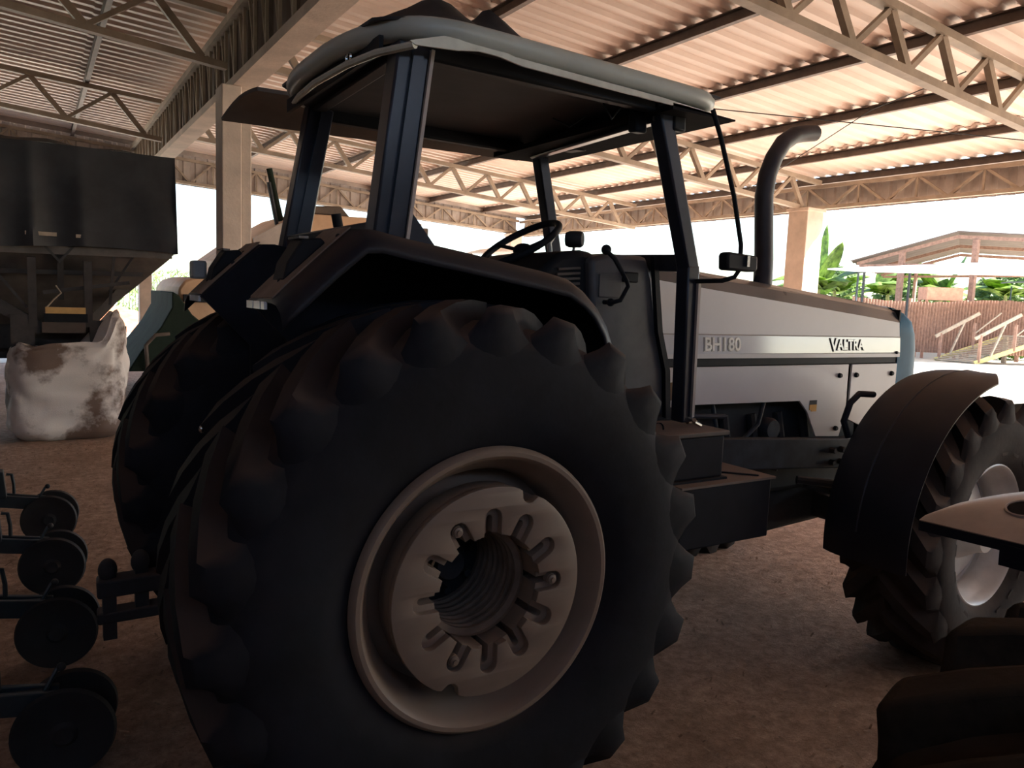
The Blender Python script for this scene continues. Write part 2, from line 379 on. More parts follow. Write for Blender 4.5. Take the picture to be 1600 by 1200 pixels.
# ------------------------------------------------------------------ tyres
def tyre_mb(c, R, W, bead, n, lugh, yawdeg=0.0, lead=0.30, lw=0.045, seg=72):
    H = W/2; rt = R-lugh; d = rt-bead
    half = [(bead, 0.78), (bead+0.03, 0.88), (bead+0.30*d, 0.97), (bead+0.52*d, 1.0), (bead+0.74*d, 0.985), (rt-0.055, 0.93), (rt-0.02, 0.80), (rt-0.005, 0.45)]
    prof = [(r, -y*H) for r, y in half]+[(rt, 0)]+[(r, y*H) for r, y in reversed(half)]
    mb = MB(); mb.lathe(prof, c, seg, yawdeg)
    c = Vector(c); ya = math.radians(yawdeg); ex = Vector((math.cos(ya), math.sin(ya), 0)); ey = Vector((-math.sin(ya), math.cos(ya), 0)); ez = Vector((0,0,1))
    tops = [(0.945, rt-0.20), (0.985, rt-0.12), (0.985, rt-0.05), (0.965, R-0.034), (0.90, R-0.012), (0.60, R-0.004), (0.3, R), (-0.05, R)]
    base = [(0.94, rt-0.23), (0.955, rt-0.18), (0.955, rt-0.115), (0.930, rt-0.062), (0.85, rt-0.034), (0.58, rt-0.02), (0.3, rt-0.015), (-0.05, rt-0.015)]
    tw = [0.3, 0.5, 0.65, 0.8, 0.95, 1.0, 1.0, 1.0]; bw = [1.0, 2.0, 2.7, 2.75, 2.4, 2.0, 1.8, 1.8]
    for side in (-1, 1):
        for i in range(n):
            p0 = 2*PI*(i+(0.5 if side > 0 else 0))/n
            jit = random.uniform(-0.006, 0.006)
            vs = []
            for k in range(8):
                yf = tops[k][0]; ph = p0+lead*(1-min(yf, 0.9)/0.9)/R
                a = lw*tw[k]/R; b = lw*bw[k]/R
                ym = lerp(base[k][0], tops[k][0], 0.5); rm = lerp(base[k][1], tops[k][1], 0.5); mq = lerp(a, b, 0.36)
                for (yy, rr, q) in ((base[k][0], base[k][1], -b), (ym, rm, -mq), (tops[k][0], tops[k][1]+jit, -a), (tops[k][0], tops[k][1]+jit, a), (ym, rm, mq), (base[k][0], base[k][1], b)):
                    vs.append(c+ex*(rr*math.sin(ph+q))+ez*(rr*math.cos(ph+q))+ey*(yy*H*side))
            fs = []
            for k in range(7):
                for j in range(5): fs.append((k*6+j, k*6+j+1, k*6+j+7, k*6+j+6))
            fs += [(5,4,3,2,1,0), (42,43,44,45,46,47)]
            mb.add(vs, fs)
    return mb.clampz(0.0)

# ------------------------------------------------------------------ the tractor
AX, AZ, YC = 1.173, 0.848, 3.03
T = thing('tractor', 'large white and black tractor with an open glassless cab in the middle', 'tractor', (AX, YC, 0))
mir = lambda y: 2*YC-y

def circle(r, n, a0=0.0): return [(r*math.cos(a0+2*PI*i/n), r*math.sin(a0+2*PI*i/n)) for i in range(n)]
def slotted_hole(r, hw, rend, n=12):
    out = []; da = math.asin(hw/r)
    for k in range(n):
        a = 2*PI*k/n; ca, sa = math.cos(a), math.sin(a)
        def P(rad, off): return (rad*ca-off*sa, rad*sa+off*ca)
        out.append((r*math.cos(a-da), r*math.sin(a-da)))
        for j in range(9):
            t = -PI/2+PI*j/8; out.append(P(rend-hw+hw*math.cos(t), hw*math.sin(t)))
        out.append((r*math.cos(a+da), r*math.sin(a+da)))
        for j in range(1, 4):
            t = a+da+(2*PI/n-2*da)*j/4; out.append((r*math.cos(t), r*math.sin(t)))
    return out
def notched_circle(r, n, notches, nr):
    out = []
    for i in range(n):
        a = 2*PI*i/n; rr = r
        for na in notches:
            d = abs((a-na+PI) % (2*PI)-PI)*r
            if d < nr: rr = r-math.sqrt(max(nr*nr-d*d, 0))*1.05
            elif d < nr*1.5: rr = r-0.004*(1.5-d/nr)*2
        out.append((rr*math.cos(a), rr*math.sin(a)))
    return out
def face_at(x, y, z): return Matrix(((1,0,0,x), (0,0,-1,y), (0,1,0,z), (0,0,0,1)))

def rear_wheel(yo, sgn, full):
    c = (AX, yo, AZ)
    rim = MB().lathe([(0.452, 0.022), (0.447, 0.006), (0.437, -0.002), (0.424, -0.001), (0.414, 0.010), (0.407, 0.026), (0.398, 0.045), (0.378, 0.075), (0.366, 0.10), (0.362, 0.20), (0.362, 0.42), (0.40, 0.50), (0.445, 0.53), (0.455, 0.52)], c, 96, 0, sgn)
    rim.lathe([(0.362, 0.19), (0.30, 0.17), (0.20, 0.20)], c, 64, 0, sgn)
    R = rim.build('rear_wheel', M_rim, T)
    tyre_mb((AX, yo+sgn*0.285, AZ), 0.885, 0.61, 0.432, 23, 0.055).build('tyre', M_tyre, R, ang=50)
    if full:
        outer = notched_circle(0.326, 180, (math.radians(66), math.radians(246)), 0.034)
        t1, t2 = 0.024, 0.075
        mb = cutplate(outer, [slotted_hole(0.182, 0.033, 0.265)], t1, 0.003, face_at(AX, yo+0.006+t1/2, AZ))
        wd = mb.build('wheel_weight', M_rim, R, ang=30)
        mb = cutplate(notched_circle(0.324, 180, (math.radians(66), math.radians(246)), 0.035), [slotted_hole(0.1815, 0.0115, 0.237)], t2, 0.001, face_at(AX, yo+0.006+t1+t2/2, AZ))
        mb.build('weight_back_plate', M_rim, R, ang=30)
        for k in (0, 4, 8):
            a = PI*2*k/12; bx, bz = AX+0.232*math.cos(a), AZ+0.232*math.sin(a)
            b = MB(); b.lathe([(0.0, -0.012), (0.008, -0.012), (0.008, -0.006), (0.015, -0.004), (0.0165, 0.002), (0.0185, 0.002), (0.0185, 0.022)], (bx, yo+0.012, bz), 18)
            b.build('bolt', M_rim, R)
        rib = []
        for i in range(9):
            y = 0.10+i*0.034; rib += [(0.178, y), (0.178, y+0.014), (0.158, y+0.018), (0.158, y+0.030)]
        hb = MB(); hb.lathe(rib, (AX, yo, AZ), 48, 0, 1)
        hb.build('inner_weights', mat('dusty_inner_weights', (0.17, 0.125, 0.095), 0.8, var=0.3, scale=9), R, ang=25)
        hb = MB(); hb.lathe([(0.0, 0.27), (0.05, 0.27), (0.055, 0.30), (0.075, 0.31), (0.08, 0.36), (0.16, 0.38), (0.16, 0.42)], (AX, yo, AZ), 40)
        for k in range(8):
            a = 2*PI*k/8+0.2; hb.lathe([(0, 0.335), (0.014, 0.335), (0.014, 0.39)], (AX+0.12*math.cos(a), yo, AZ+0.12*math.sin(a)), 6)
        hb.build('hub', M_cast, R)
    return R
RY = 1.953
rear_wheel(RY, 1, True)
rear_wheel(mir(RY), -1, False)

# rear axle, gearbox, engine, frame
b = MB(); b.tube([(AX, 2.35, AZ), (AX, 2.62, AZ), (AX, 3.44, AZ), (AX, 3.72, AZ)], [0.11, 0.16, 0.16, 0.11], 20); b.build('rear_axle', M_cast, T)
b = MB(); b.prism([(0.72, 0.55), (0.72, 1.25), (1.0, 1.38), (2.35, 1.30), (2.45, 1.15), (2.45, 0.62), (1.9, 0.52), (1.0, 0.5)], 2.76, 3.30); b.build('gearbox', M_cast, T, bevel=0.03)
b = MB(); b.box(2.45, 4.2, 2.80, 3.26, 0.72, 1.28); b.build('engine_block', M_cast, T, bevel=0.03)
for i in range(6):
    x = 2.62+0.21*i; MB().tube([(x, 2.79, 1.18), (x+0.02, 2.765, 1.0), (x, 2.79, 0.86)], 0.028, 8).build('engine_rib', M_cast, T)
MB().tube([(2.9, 2.74, 1.27), (2.93, 2.73, 1.14), (2.9, 2.75, 1.02), (2.8, 2.76, 0.98)], 0.011, 8).build('hose', M_frame, T)
MB().tube([(3.28, 2.73, 1.27), (3.22, 2.71, 1.14), (3.08, 2.72, 1.03), (2.98, 2.75, 0.99)], 0.012, 8).build('hose', M_frame, T)
MB().tube([(3.02, 2.73, 1.02), (3.12, 2.715, 1.06), (3.22, 2.72, 1.0)], 0.009, 8).build('hose', M_frame, T)
MB().tube([(2.72, 2.75, 1.2), (2.80, 2.72, 1.20), (2.98, 2.72, 1.19)], 0.013, 8).build('fuel_pipe', M_frame, T)
MB().lathe([(0, -0.06), (0.05, -0.06), (0.06, -0.04), (0.06, 0.05)], (3.36, 2.78, 1.1), 20).build('oil_filter', M_frame, T)
for s in (1, -1):
    y0, y1 = (2.66, 2.72) if s == 1 else (3.34, 3.40)
    b = MB(); b.prism([(2.45, 0.96), (2.45, 1.12), (3.85, 1.03), (4.5, 1.03), (4.5, 0.86), (3.85, 0.86)], y0, y1); b.build('frame_rail', M_frame, T, bevel=0.008)
for x in (3.78, 3.86):
    for z in (0.9, 0.97): MB().lathe([(0, -0.02), (0.016, -0.02), (0.018, 0.01)], (x, 2.65, z), 6).build('bolt', M_cast, T)
b = MB(); b.prism([(2.4, 0.50), (2.4, 0.80), (3.5, 0.80), (4.4, 0.72), (4.4, 0.52), (3.2, 0.46)], 2.85, 3.21); b.build('drive_housing', M_cast, T, bevel=0.02)
b = MB(); b.bar((4.0, 2.3, 0.62), (4.0, 3.76, 0.62), 0.18, 0.20); b.build('front_axle', M_cast, T, bevel=0.03)
MB().tube([(3.75, 2.42, 0.72), (3.78, 2.9, 0.74)], 0.02, 8).build('steering_rod', M_chrome, T)
MB().tube([(3.45, 2.62, 0.84), (3.72, 2.42, 0.82)], 0.022, 8).build('steering_cylinder', M_cast, T)

# front wheels
FX, FZ = 4.045, 0.655
def front_wheel(yo, sgn, yw):
    c = (FX, yo, FZ)
    rim = MB().lathe([(0.372, 0.018), (0.368, 0.002), (0.357, -0.004), (0.345, 0.004), (0.335, 0.03), (0.322, 0.05), (0.300, 0.07), (0.292, 0.10), (0.292, 0.125), (0.302, 0.13), (0.302, 0.15), (0.29, 0.155), (0.288, 0.25), (0.32, 0.30), (0.365, 0.32)], c, 72, yw, sgn)
    rim.lathe([(0.288, 0.16), (0.24, 0.13), (0.15, 0.12), (0.14, 0.10), (0.10, 0.04), (0.09, 0.0), (0.0, -0.01)], c, 48, yw, sgn)
    R = rim.build('front_wheel', M_rim2, T)
    ya = math.radians(yw); off = sgn*0.18
    tyre_mb((FX-math.sin(ya)*off, yo+math.cos(ya)*off, FZ), 0.695, 0.46, 0.362, 20, 0.05, yw, lead=0.24, lw=0.042).build('tyre', M_tyre2, R, ang=42)
    for k in range(8):
        a = 2*PI*k/8; MB().lathe([(0, -0.015), (0.013, -0.015), (0.014, 0.012)], (FX+0.125*math.cos(a)*math.cos(ya)+0.0, yo+0.12*sgn*0.9, FZ+0.125*math.sin(a)), 6, yw, sgn).build('bolt', M_rim2, R)
    return R
front_wheel(1.92, 1, 4.0)
front_wheel(mir(1.92), -1, 4.0)
def front_fender(yi, yo, flip):
    def fn(u, v):
        # u across (inner to outer), v along the arc from front tip to rear bottom
        y = lerp(yi, yo, u); a0 = lerp(62, 101, u**1.5); a1 = 186
        a = math.radians(lerp(a0, a1, v)); r = 0.80-0.02*abs(2*u-1)**4
        xx = FX+0.02+r*1.0*math.cos(a); zz = FZ+0.005+r*math.sin(a)
        return (xx, y+0.05*(v-0.5)*(1 if not flip else -1)*0, zz)
    b = MB(); b.sheet(fn, 10, 26, 0.008)
    def fl_(u, v):
        a = math.radians(lerp(66, 186, v)); r = 0.78-0.055*u
        return (FX+0.02+r*math.cos(a), yi, FZ+0.005+r*math.sin(a))
    F = b.build('front_fender', M_fend, T)
    MB().sheet(fl_, 2, 26, 0.008).build('fender_flange', M_fend, F)
    rb = MB(); rb.tube([(FX+0.02+0.803*math.cos(math.radians(a)), lerp(yi, yo, 0.42), FZ+0.005+0.803*math.sin(math.radians(a))) for a in range(72, 184, 8)], 0.007, 6); rb.build('fender_rib', M_fend, F)
    s = 1 if yo < yi else -1
    MB().tube([(3.62, yi+0.02*s, 1.33), (3.52, yi+0.035*s, 1.335), (3.46, yi+0.04*s, 1.29), (3.42, yi+0.04*s, 1.20), (3.44, yi+0.02*s, 1.12)], 0.016, 8).build('fender_bracket', M_blk, F)
front_fender(2.31, 1.885, False)
front_fender(mir(2.31), mir(1.885), True)

# hood
HY = 2.70
zedge = [(2.38, 1.862), (2.75, 1.83), (4.03, 1.722), (4.40, 1.688)]
ztop = [(2.38, 1.945), (3.27, 1.880), (3.87, 1.830), (4.40, 1.782)]
hood = MB(); xs = [2.39+i*(4.385-2.39)/12 for i in range(13)]; cs = []
for x in xs:
    ze, zt = poly_at(zedge, x), poly_at(ztop, x)
    cs.append([(x, HY, ze), (x, HY+0.03, lerp(ze, zt, 0.62)), (x, HY+0.09, zt-0.004), (x, HY+0.20, zt+0.012), (x, YC, zt+0.022), (x, mir(HY+0.20), zt+0.012), (x, mir(HY+0.09), zt-0.004), (x, mir(HY+0.03), lerp(ze, zt, 0.62)), (x, mir(HY), ze)])
k = 9; hood.add([p for c in cs for p in c], [(i*k+j, i*k+j+1, (i+1)*k+j+1, (i+1)*k+j) for i in range(12) for j in range(k-1)]+[tuple(range(k)), tuple(reversed(range(12*k, 13*k)))])
H = hood.build('hood_top', M_hoodtop, T, ang=25)
for s in (1, -1):
    Yp = (lambda y: y) if s == 1 else mir
    up = [(2.385, 1.862)]+[(x, poly_at(zedge, x)) for x in xs[1:]]+[(4.40, 1.603), (2.43, 1.610)]
    P = MB(); P.prism(up, Yp(HY), Yp(HY+0.012)); P = P.build('hood_side_panel', M_white, T)
    bnd = MB()
    def bpt(u, v): x = lerp(lerp(2.43, 2.468, v), lerp(4.40, 4.40, v), u); return (x, Yp(lerp(HY-0.001, HY-0.0085, v)), lerp(1.600+0.004*(1-u), 1.512, v))
    bnd.sheet(bpt, 8, 3, 0.006); bnd.build('badge_band', M_whiteb, P)
    MB().tube([(2.43, Yp(HY-0.002), 1.607), (4.40, Yp(HY-0.002), 1.602)], 0.0035, 6).build('crease_line', M_clad, P)
    MB().bar((2.468, Yp(HY-0.007), 1.502), (4.40, Yp(HY-0.007), 1.496), 0.008, 0.022).build('band_lip', M_white, P)
    st = MB(); st.prism([(2.475, 1.452), (2.47, 1.490), (4.40, 1.486), (4.40, 1.452)], Yp(HY+0.004), Yp(HY+0.02)); st.build('black_strip', M_blkp, T)
    lp = [(2.49, 1.448), (3.925, 1.446), (3.93, 1.18), (3.885, 1.036), (3.68, 1.048), (3.645, 1.10), (3.59, 1.19), (3.52, 1.252), (2.71, 1.262), (2.51, 1.255)]
    L1 = MB(); L1.prism(lp, Yp(HY-0.006), Yp(HY+0.006)); L1 = L1.build('lower_side_panel', M_white, T, bevel=0.002)
    lp2 = [(3.955, 1.446), (4.39, 1.446), (4.39, 1.16), (4.1, 1.08), (3.955, 1.13)]
    L2 = MB(); L2.prism(lp2, Yp(HY-0.006), Yp(HY+0.006)); L2 = L2.build('lower_side_panel', M_white, T, bevel=0.002)
    for (x, z, par) in ((3.845, 1.385, L1), (3.845, 1.085, L1), (3.995, 1.385, L2), (4.335, 1.388, L2)):
        MB().lathe([(0, -0.016*s), (0.010, -0.016*s), (0.014, -0.009*s), (0.0145, 0)], (x, Yp(HY-0.006), z), 12).build('bolt', M_blkp, par)
    MB().lathe([(0, -0.01*s), (0.008, -0.01*s), (0.009, 0)], (4.36, Yp(HY-0.011), 1.512), 10).build('bolt', M_blkp, P)
    if s == 1:
        hb = MB(); hb.box(3.605, 3.665, HY-0.0085, HY-0.006, 1.228, 1.252); hb.build('sticker_header', M_blkp, L1)
        sb = MB(); sb.prism([(3.605, 1.228), (3.665, 1.228), (3.665, 1.190), (3.62, 1.190), (3.62, 1.198), (3.605, 1.198)], HY-0.0085, HY-0.006); sb.build('warning_sticker', mat('orange_sticker', (0.62, 0.30, 0.03), 0.6), L1)
        tg = MB(); tg.prism([(2.545, 1.375), (2.58, 1.378), (2.59, 1.370), (2.625, 1.372), (2.62, 1.285), (2.585, 1.292), (2.55, 1.288)], HY-0.0085, HY-0.006); tg.build('paper_tag', mat('brown_paper_tag', (0.16, 0.10, 0.05), 0.9), L1)
        # raised lettering on the tilted band: darker outline plate, then the letters
        tilt = math.atan2(0.0075, 0.088)
        def band_place(x, z, out):
            v = (1.602-z)/0.09; y = HY-0.001-0.0075*v-0.003-out
            return Matrix.Translation((x, y, z)) @ Matrix.Rotation(PI/2+tilt*-1, 4, 'X')
        big = lettering('V', 0.098, 0.0022, band_place(3.735, 1.524, 0.001), 0.0035)
        big.v += []; 
        lt = MB()
        for body, size, x, z in (('V', 0.098, 3.735, 1.524), ('ALTRA', 0.080, 3.795, 1.530)):
            q = lettering(body, size, 0.0022, band_place(x, z, 0.0010), 0.0042); lt.add(q.v, q.f)
        lt.build('badge_backing', M_blkp, P, fix=False)
        lt = MB()
        for body, size, x, z in (('V', 0.098, 3.735, 1.524), ('ALTRA', 0.080, 3.795, 1.530)):
            q = lettering(body, size, 0.003, band_place(x+0.003, z+0.001, 0.0028), 0.0016); lt.add(q.v, q.f)
        lt.build('badge_lettering', M_whiteb, P, fix=False)
        q = lettering('BH180', 0.092, 0.002, band_place(2.765, 1.528, 0.001), 0.0040)
        q.build('badge_backing', mat('silver_badge_edge', (0.42, 0.40, 0.37), 0.35, metal=0.6), P, fix=False)
        q = lettering('BH180', 0.092, 0.003, band_place(2.768, 1.529, 0.0028), 0.0014)
        q.build('badge_lettering', mat('pale_badge', (0.85, 0.82, 0.76), 0.25), P, fix=False)
MB().box(2.50, 4.37, HY+0.025, mir(HY+0.025), 1.27, 1.62).build('hood_gap_blocker', M_blkp, T)  # black box added inside the hood to block daylight through the panel gap
# front cap
no = MB(); rings = []
for (z, xf, hw) in ((1.12, 4.64, 0.30), (1.25, 4.70, 0.325), (1.38, 4.715, 0.33), (1.52, 4.705, 0.33), (1.62, 4.675, 0.33), (1.695, 4.615, 0.328), (1.745, 4.54, 0.30), (1.775, 4.46, 0.26), (1.785, 4.42, 0.20)):
    ring = []
    for j in range(25):
        t = PI*j/24-PI/2; cx, sx = math.cos(t), math.sin(t)
        ring.append((4.395+(xf-4.395)*abs(cx)**0.45, YC+hw*(abs(sx)**0.62)*(1 if sx > 0 else -1), z))
    rings.append(ring)
kk = 25; no.add([p for r in rings for p in r], [(i*kk+j, i*kk+j+1, (i+1)*kk+j+1, (i+1)*kk+j) for i in range(len(rings)-1) for j in range(kk-1)]+[tuple(range((len(rings)-1)*kk, len(rings)*kk)), tuple(reversed(range(kk)))]+[(i*kk, (i+1)*kk, (i+1)*kk+kk-1, i*kk+kk-1) for i in range(len(rings)-1)])
no.build('nose_cap', M_blue, T, ang=40)
MB().box(4.386, 4.398, HY+0.004, mir(HY+0.004), 1.1, 1.765).build('nose_seal', M_blkp, T)
# radiator support below the nose
MB().box(4.2, 4.62, 2.78, 3.28, 0.80, 1.12).build('front_support', M_cast, T, bevel=0.02)

# cowl between cab and hood
cw = MB(); cw.prism([(1.98, 1.30), (2.05, 1.70), (2.03, 1.93), (2.12, 1.955), (2.34, 1.955), (2.385, 1.86), (2.44, 1.60), (2.50, 1.44), (2.52, 1.22), (2.3, 1.2)], 2.655, mir(2.655)); C0 = cw.build('cowl', mat('cowl_grey_paint', (0.085, 0.085, 0.09), 0.5, var=0.25, scale=4, dust=DUST, damt=0.5), T, bevel=0.02)
MB().prism([(2.36, 1.955), (2.385, 1.955), (2.44, 1.62), (2.50, 1.44), (2.52, 1.22), (2.49, 1.22), (2.47, 1.44), (2.41, 1.62)], 2.63, 2.655).build('rubber_seal', M_blkp, C0)
MB().box(2.075, 2.20, 2.648, 2.655, 1.765, 1.865).build('cover_plate', mat('cover_plate_grey', (0.11, 0.105, 0.10), 0.6), C0, bevel=0.004)
MB().box(2.20, 2.28, 2.630, 2.655, 1.835, 1.88).build('switch_box', M_blkp, C0, bevel=0.006)
MB().tube([(2.075, 2.60, 1.955), (2.10, 2.585, 1.93), (2.165, 2.575, 1.84), (2.175, 2.575, 1.815), (2.14, 2.58, 1.755), (2.115, 2.60, 1.745), (2.10, 2.645, 1.745)], 0.010, 8).build('grab_handle', M_blkp, C0)
MB().ball((2.065, 2.60, 1.965), 0.022, nu=12, nv=8).build('lever_knob', M_blkp, C0)
MB().ball((2.115, 2.615, 1.745), 0.018, nu=12, nv=8).build('handle_foot', M_blkp, C0)
ds = MB(); ds.prism([(1.80, 1.62), (1.78, 1.80), (1.82, 1.88), (1.90, 1.945), (2.02, 1.965), (2.10, 1.955), (2.10, 1.62)], 2.70, mir(2.70)); ds = ds.build('dashboard', M_blkp, T, bevel=0.03)
for i in range(9):
    z = 1.70+i*0.022; xx = 1.80+0.002*i
    MB().bar((1.83+0.012*i*0.6, 2.693, z), (2.0, 2.693, z+0.01), 0.012, 0.010).build('louvre_slat', mat('louvre_grey', (0.10, 0.085, 0.07), 0.6), ds)
# steering wheel
tl = math.radians(33); cx_, cz_ = 1.905, 1.995
ring = [(cx_+0.195*math.cos(a)*math.cos(tl), YC+0.195*math.sin(a), cz_+0.195*math.cos(a)*math.sin(tl)) for a in [2*PI*i/32 for i in range(32)]]
SW = MB().tube(ring, 0.016, 10, closed=True).build('steering_wheel', M_blkp, T)
ctr = (cx_+0.02, YC, cz_-0.03)
for a in (PI/2, -PI/2, PI):
    MB().bar(ctr, (cx_+0.19*math.cos(a)*math.cos(tl), YC+0.19*math.sin(a), cz_+0.19*math.cos(a)*math.sin(tl)), 0.03, 0.015).build('spoke', M_blkp, SW)
MB().ball(ctr, 0.05, 0.05, 0.035).build('hub', M_blkp, SW)
MB().tube([ctr, (2.02, YC, 1.72), (2.05, YC, 1.6)], [0.03, 0.045, 0.05], 12).build('steering_column', M_blkp, SW)
MB().tube([(2.04, 2.80, 1.95), (2.045, 2.80, 2.0)], 0.008, 8).build('lamp_stalk', M_chrome, ds)
MB().lathe([(0, -0.03), (0.03, -0.03), (0.036, -0.02), (0.036, 0.03), (0.03, 0.045), (0.0, 0.05)], (2.045, 2.79, 2.015), 20, 40).build('dash_lamp', M_cast, ds)
MB().tube([(2.0, 2.92, 1.95), (1.99, 2.92, 2.0), (2.01, 2.92, 2.03)], 0.012, 8).build('pale_lever', M_rim2, ds)
MB().tube([(1.05, 3.0, 1.85), (1.03, 3.0, 2.03)], 0.010, 8).build('control_lever', M_blkp, T)
MB().tube([(1.035, 3.0, 2.0), (1.025, 3.0, 2.05)], 0.02, 10).build('lever_grip', M_blkp, T)
# seat (mostly hidden behind the fender)
MB().box(1.35, 1.80, 2.78, 3.28, 1.52, 1.62).build('seat_cushion', M_blkp, T, bevel=0.03)
MB().box(1.30, 1.40, 2.80, 3.26, 1.60, 1.86).build('seat_back', M_blkp, T, bevel=0.03)
MB().box(1.05, 2.25, 2.62, mir(2.62), 1.24, 1.30).build('cab_floor', M_cast, T)

# rear fenders
fp = [(0.60, 1.705), (0.66, 1.765), (0.76, 1.86), (0.85, 1.937), (0.90, 1.940), (1.0, 1.922), (1.23, 1.890), (1.385, 1.866), (1.52, 1.846), (1.63, 1.824), (1.70, 1.785), (1.75, 1.742), (1.80, 1.675), (1.835, 1.60), (1.865, 1.51), (1.88, 1.40), (1.885, 1.25)]
def rear_fender(flip):
    Yp = mir if flip else (lambda y: y)
    cr = [(2.62, -0.004), (2.45, 0.002), (2.33, 0.0), (2.27, -0.006), (2.225, -0.028), (2.205, -0.055), (2.20, -0.075)]
    mb = MB(); k = len(cr); vs = []
    for i, (x, z) in enumerate(fp):
        # offset direction: towards the wheel centre
        d = Vector((AX+0.1-x, 0, 1.0-z)).normalized() if x > 1.5 else Vector((0, 0, -1))
        for (y, o) in cr: vs.append((x+d.x*(-o), Yp(y), z+d.z*(-o)))
    n = len(fp); F_ = [(i*k+j, i*k+j+1, (i+1)*k+j+1, (i+1)*k+j) for i in range(n-1) for j in range(k-1)]
    mb.add(vs, F_)
    o = mb.build('rear_fender', M_fend, T, ang=50); so = o.modifiers.new('thick', 'SOLIDIFY'); so.thickness = 0.008; so.offset = 0
    iw = MB(); iw.prism(fp+[(1.87, 1.1), (0.80, 1.1), (0.80, 1.5)], Yp(2.60), Yp(2.625)); iw.build('fender_side_wall', M_blk, o)
    # lamp on the sloping rear plate
    pl = MB(); y0, y1 = sorted((Yp(2.60), Yp(2.335)))
    pl.prism([(0.605, 1.716), (0.66, 1.772), (0.76, 1.867), (0.845, 1.943), (0.845, 1.949), (0.76, 1.873), (0.66, 1.778), (0.605, 1.722)], y0, y1); pl.build('rear_plate', mat('dusty_rear_plate', (0.26, 0.19, 0.145), 0.8, var=0.25, scale=6), o)
    lm = MB(); lm.prism([(0.655, 1.772), (0.668, 1.83), (0.715, 1.905), (0.775, 1.912), (0.79, 1.895)], Yp(2.40), Yp(2.53)); L = lm.build('rear_lamp', M_blkp, o, bevel=0.008)
    y0, y1 = sorted((Yp(2.405), Yp(2.525))); MB().box(0.705, 0.735, y0, y1, 1.906, 1.914).build('lamp_rim', M_chrome, L)
    for (x, z, y) in ((0.80, 1.905, 2.50), (0.815, 1.92, 2.36), (0.74, 1.855, 2.57), (0.66, 1.775, 2.45), (0.85, 1.945, 2.52)):
        MB().ball((x, Yp(y), z-0.004), 0.010, nu=10, nv=6).build('bolt', M_blkp, o)
    for (ya, yb) in ((2.60, 2.52), (2.505, 2.43), (2.415, 2.38)):
        q = MB(); y0, y1 = sorted((Yp(ya), Yp(yb))); q.box(0.592, 0.602, y0, y1, 1.684, 1.708); q.build('reflector', mat('pale_reflector', (0.75, 0.80, 0.85), 0.15), o)
    return o
rear_fender(False); ff = rear_fender(True)
MB().box(0.60, 0.66, mir(2.42), mir(2.33), 1.78, 1.86).build('marker_lamp', mat('grey_lamp', (0.30, 0.33, 0.34), 0.4), ff, bevel=0.01)

# cab posts, beams
def post(pts, wx, wy, name='cab_post', mt=None):
    b = MB()
    for p, q in zip(pts, pts[1:]): b.bar(p, q, wx, wy, (0,1,0))
    return b.build(name, mt or M_cabf, T, bevel=0.008)
ny, fy = 2.46, mir(2.46)
P1 = post([(1.005, ny, 1.90), (1.085, ny, 2.56)], 0.115, 0.09)
MB().bar((1.015, ny-0.05, 1.93), (1.095, ny-0.05, 2.55), 0.035, 0.02, (0,1,0)).build('post_rib', M_cabf, P1)
MB().bar((1.070, ny-0.04, 1.93), (1.147, ny-0.04, 2.55), 0.012, 0.03, (0,1,0)).build('post_edge', M_clad, P1)
MB().prism([(1.05, 1.92), (1.06, 2.06), (1.10, 2.02), (1.20, 1.90)], ny-0.02, ny+0.02).build('gusset', M_cabf, P1)
P2 = post([(1.02, fy, 1.90), (1.145, fy, 2.58)], 0.115, 0.09)
MB().bar((1.03, fy-0.05, 1.93), (1.155, fy-0.05, 2.57), 0.03, 0.02, (0,1,0)).build('post_rib', M_cabf, P2)
P3 = post([(2.425, ny, 1.235), (2.405, ny, 1.915)], 0.068, 0.075)
post([(2.417, ny, 1.868), (2.185, ny, 2.56)], 0.066, 0.073)
MB().bar((2.44, ny-0.045, 1.26), (2.43, ny-0.045, 1.84), 0.014, 0.014, (0,1,0)).build('post_edge', M_clad, P3)
P4 = post([(2.50, fy, 1.25), (2.50, fy, 1.95), (2.345, fy, 2.62)], 0.065, 0.07)
MB().bar((1.03, ny, 1.955), (1.03, fy, 1.955), 0.09, 0.07).build('rear_beam', M_cabf, T, bevel=0.008)
MB().bar((2.42, ny, 1.925), (2.46, fy, 1.955), 0.05, 0.075).build('windscreen_beam', M_cabf, T, bevel=0.008)
MB().bar((2.19, ny, 2.525), (2.33, fy, 2.545), 0.05, 0.09).build('front_header', M_cabf, T, bevel=0.008)
MB().bar((1.09, ny, 2.565), (1.13, fy, 2.575), 0.06, 0.04).build('rear_header', M_blkp, T, bevel=0.008)
for y in (ny, fy): MB().bar((1.09, y, 2.555), (2.25, y, 2.545), 0.05, 0.06).build('side_header', M_blkp, T, bevel=0.008)

# cab roof
def rz(x, y): return 2.605-0.022*(x-1.2)+0.012*(y-2.4)
half = [(0.955, 3.03), (0.955, 2.87), (0.972, 2.70), (1.005, 2.56), (1.07, 2.43), (1.17, 2.37), (1.32, 2.355), (1.72, 2.36), (2.20, 2.37), (2.36, 2.385), (2.42, 2.45), (2.435, 2.6), (2.44, 3.03)]
loop = half+[(x, mir(y)) for x, y in reversed(half[1:-1])]
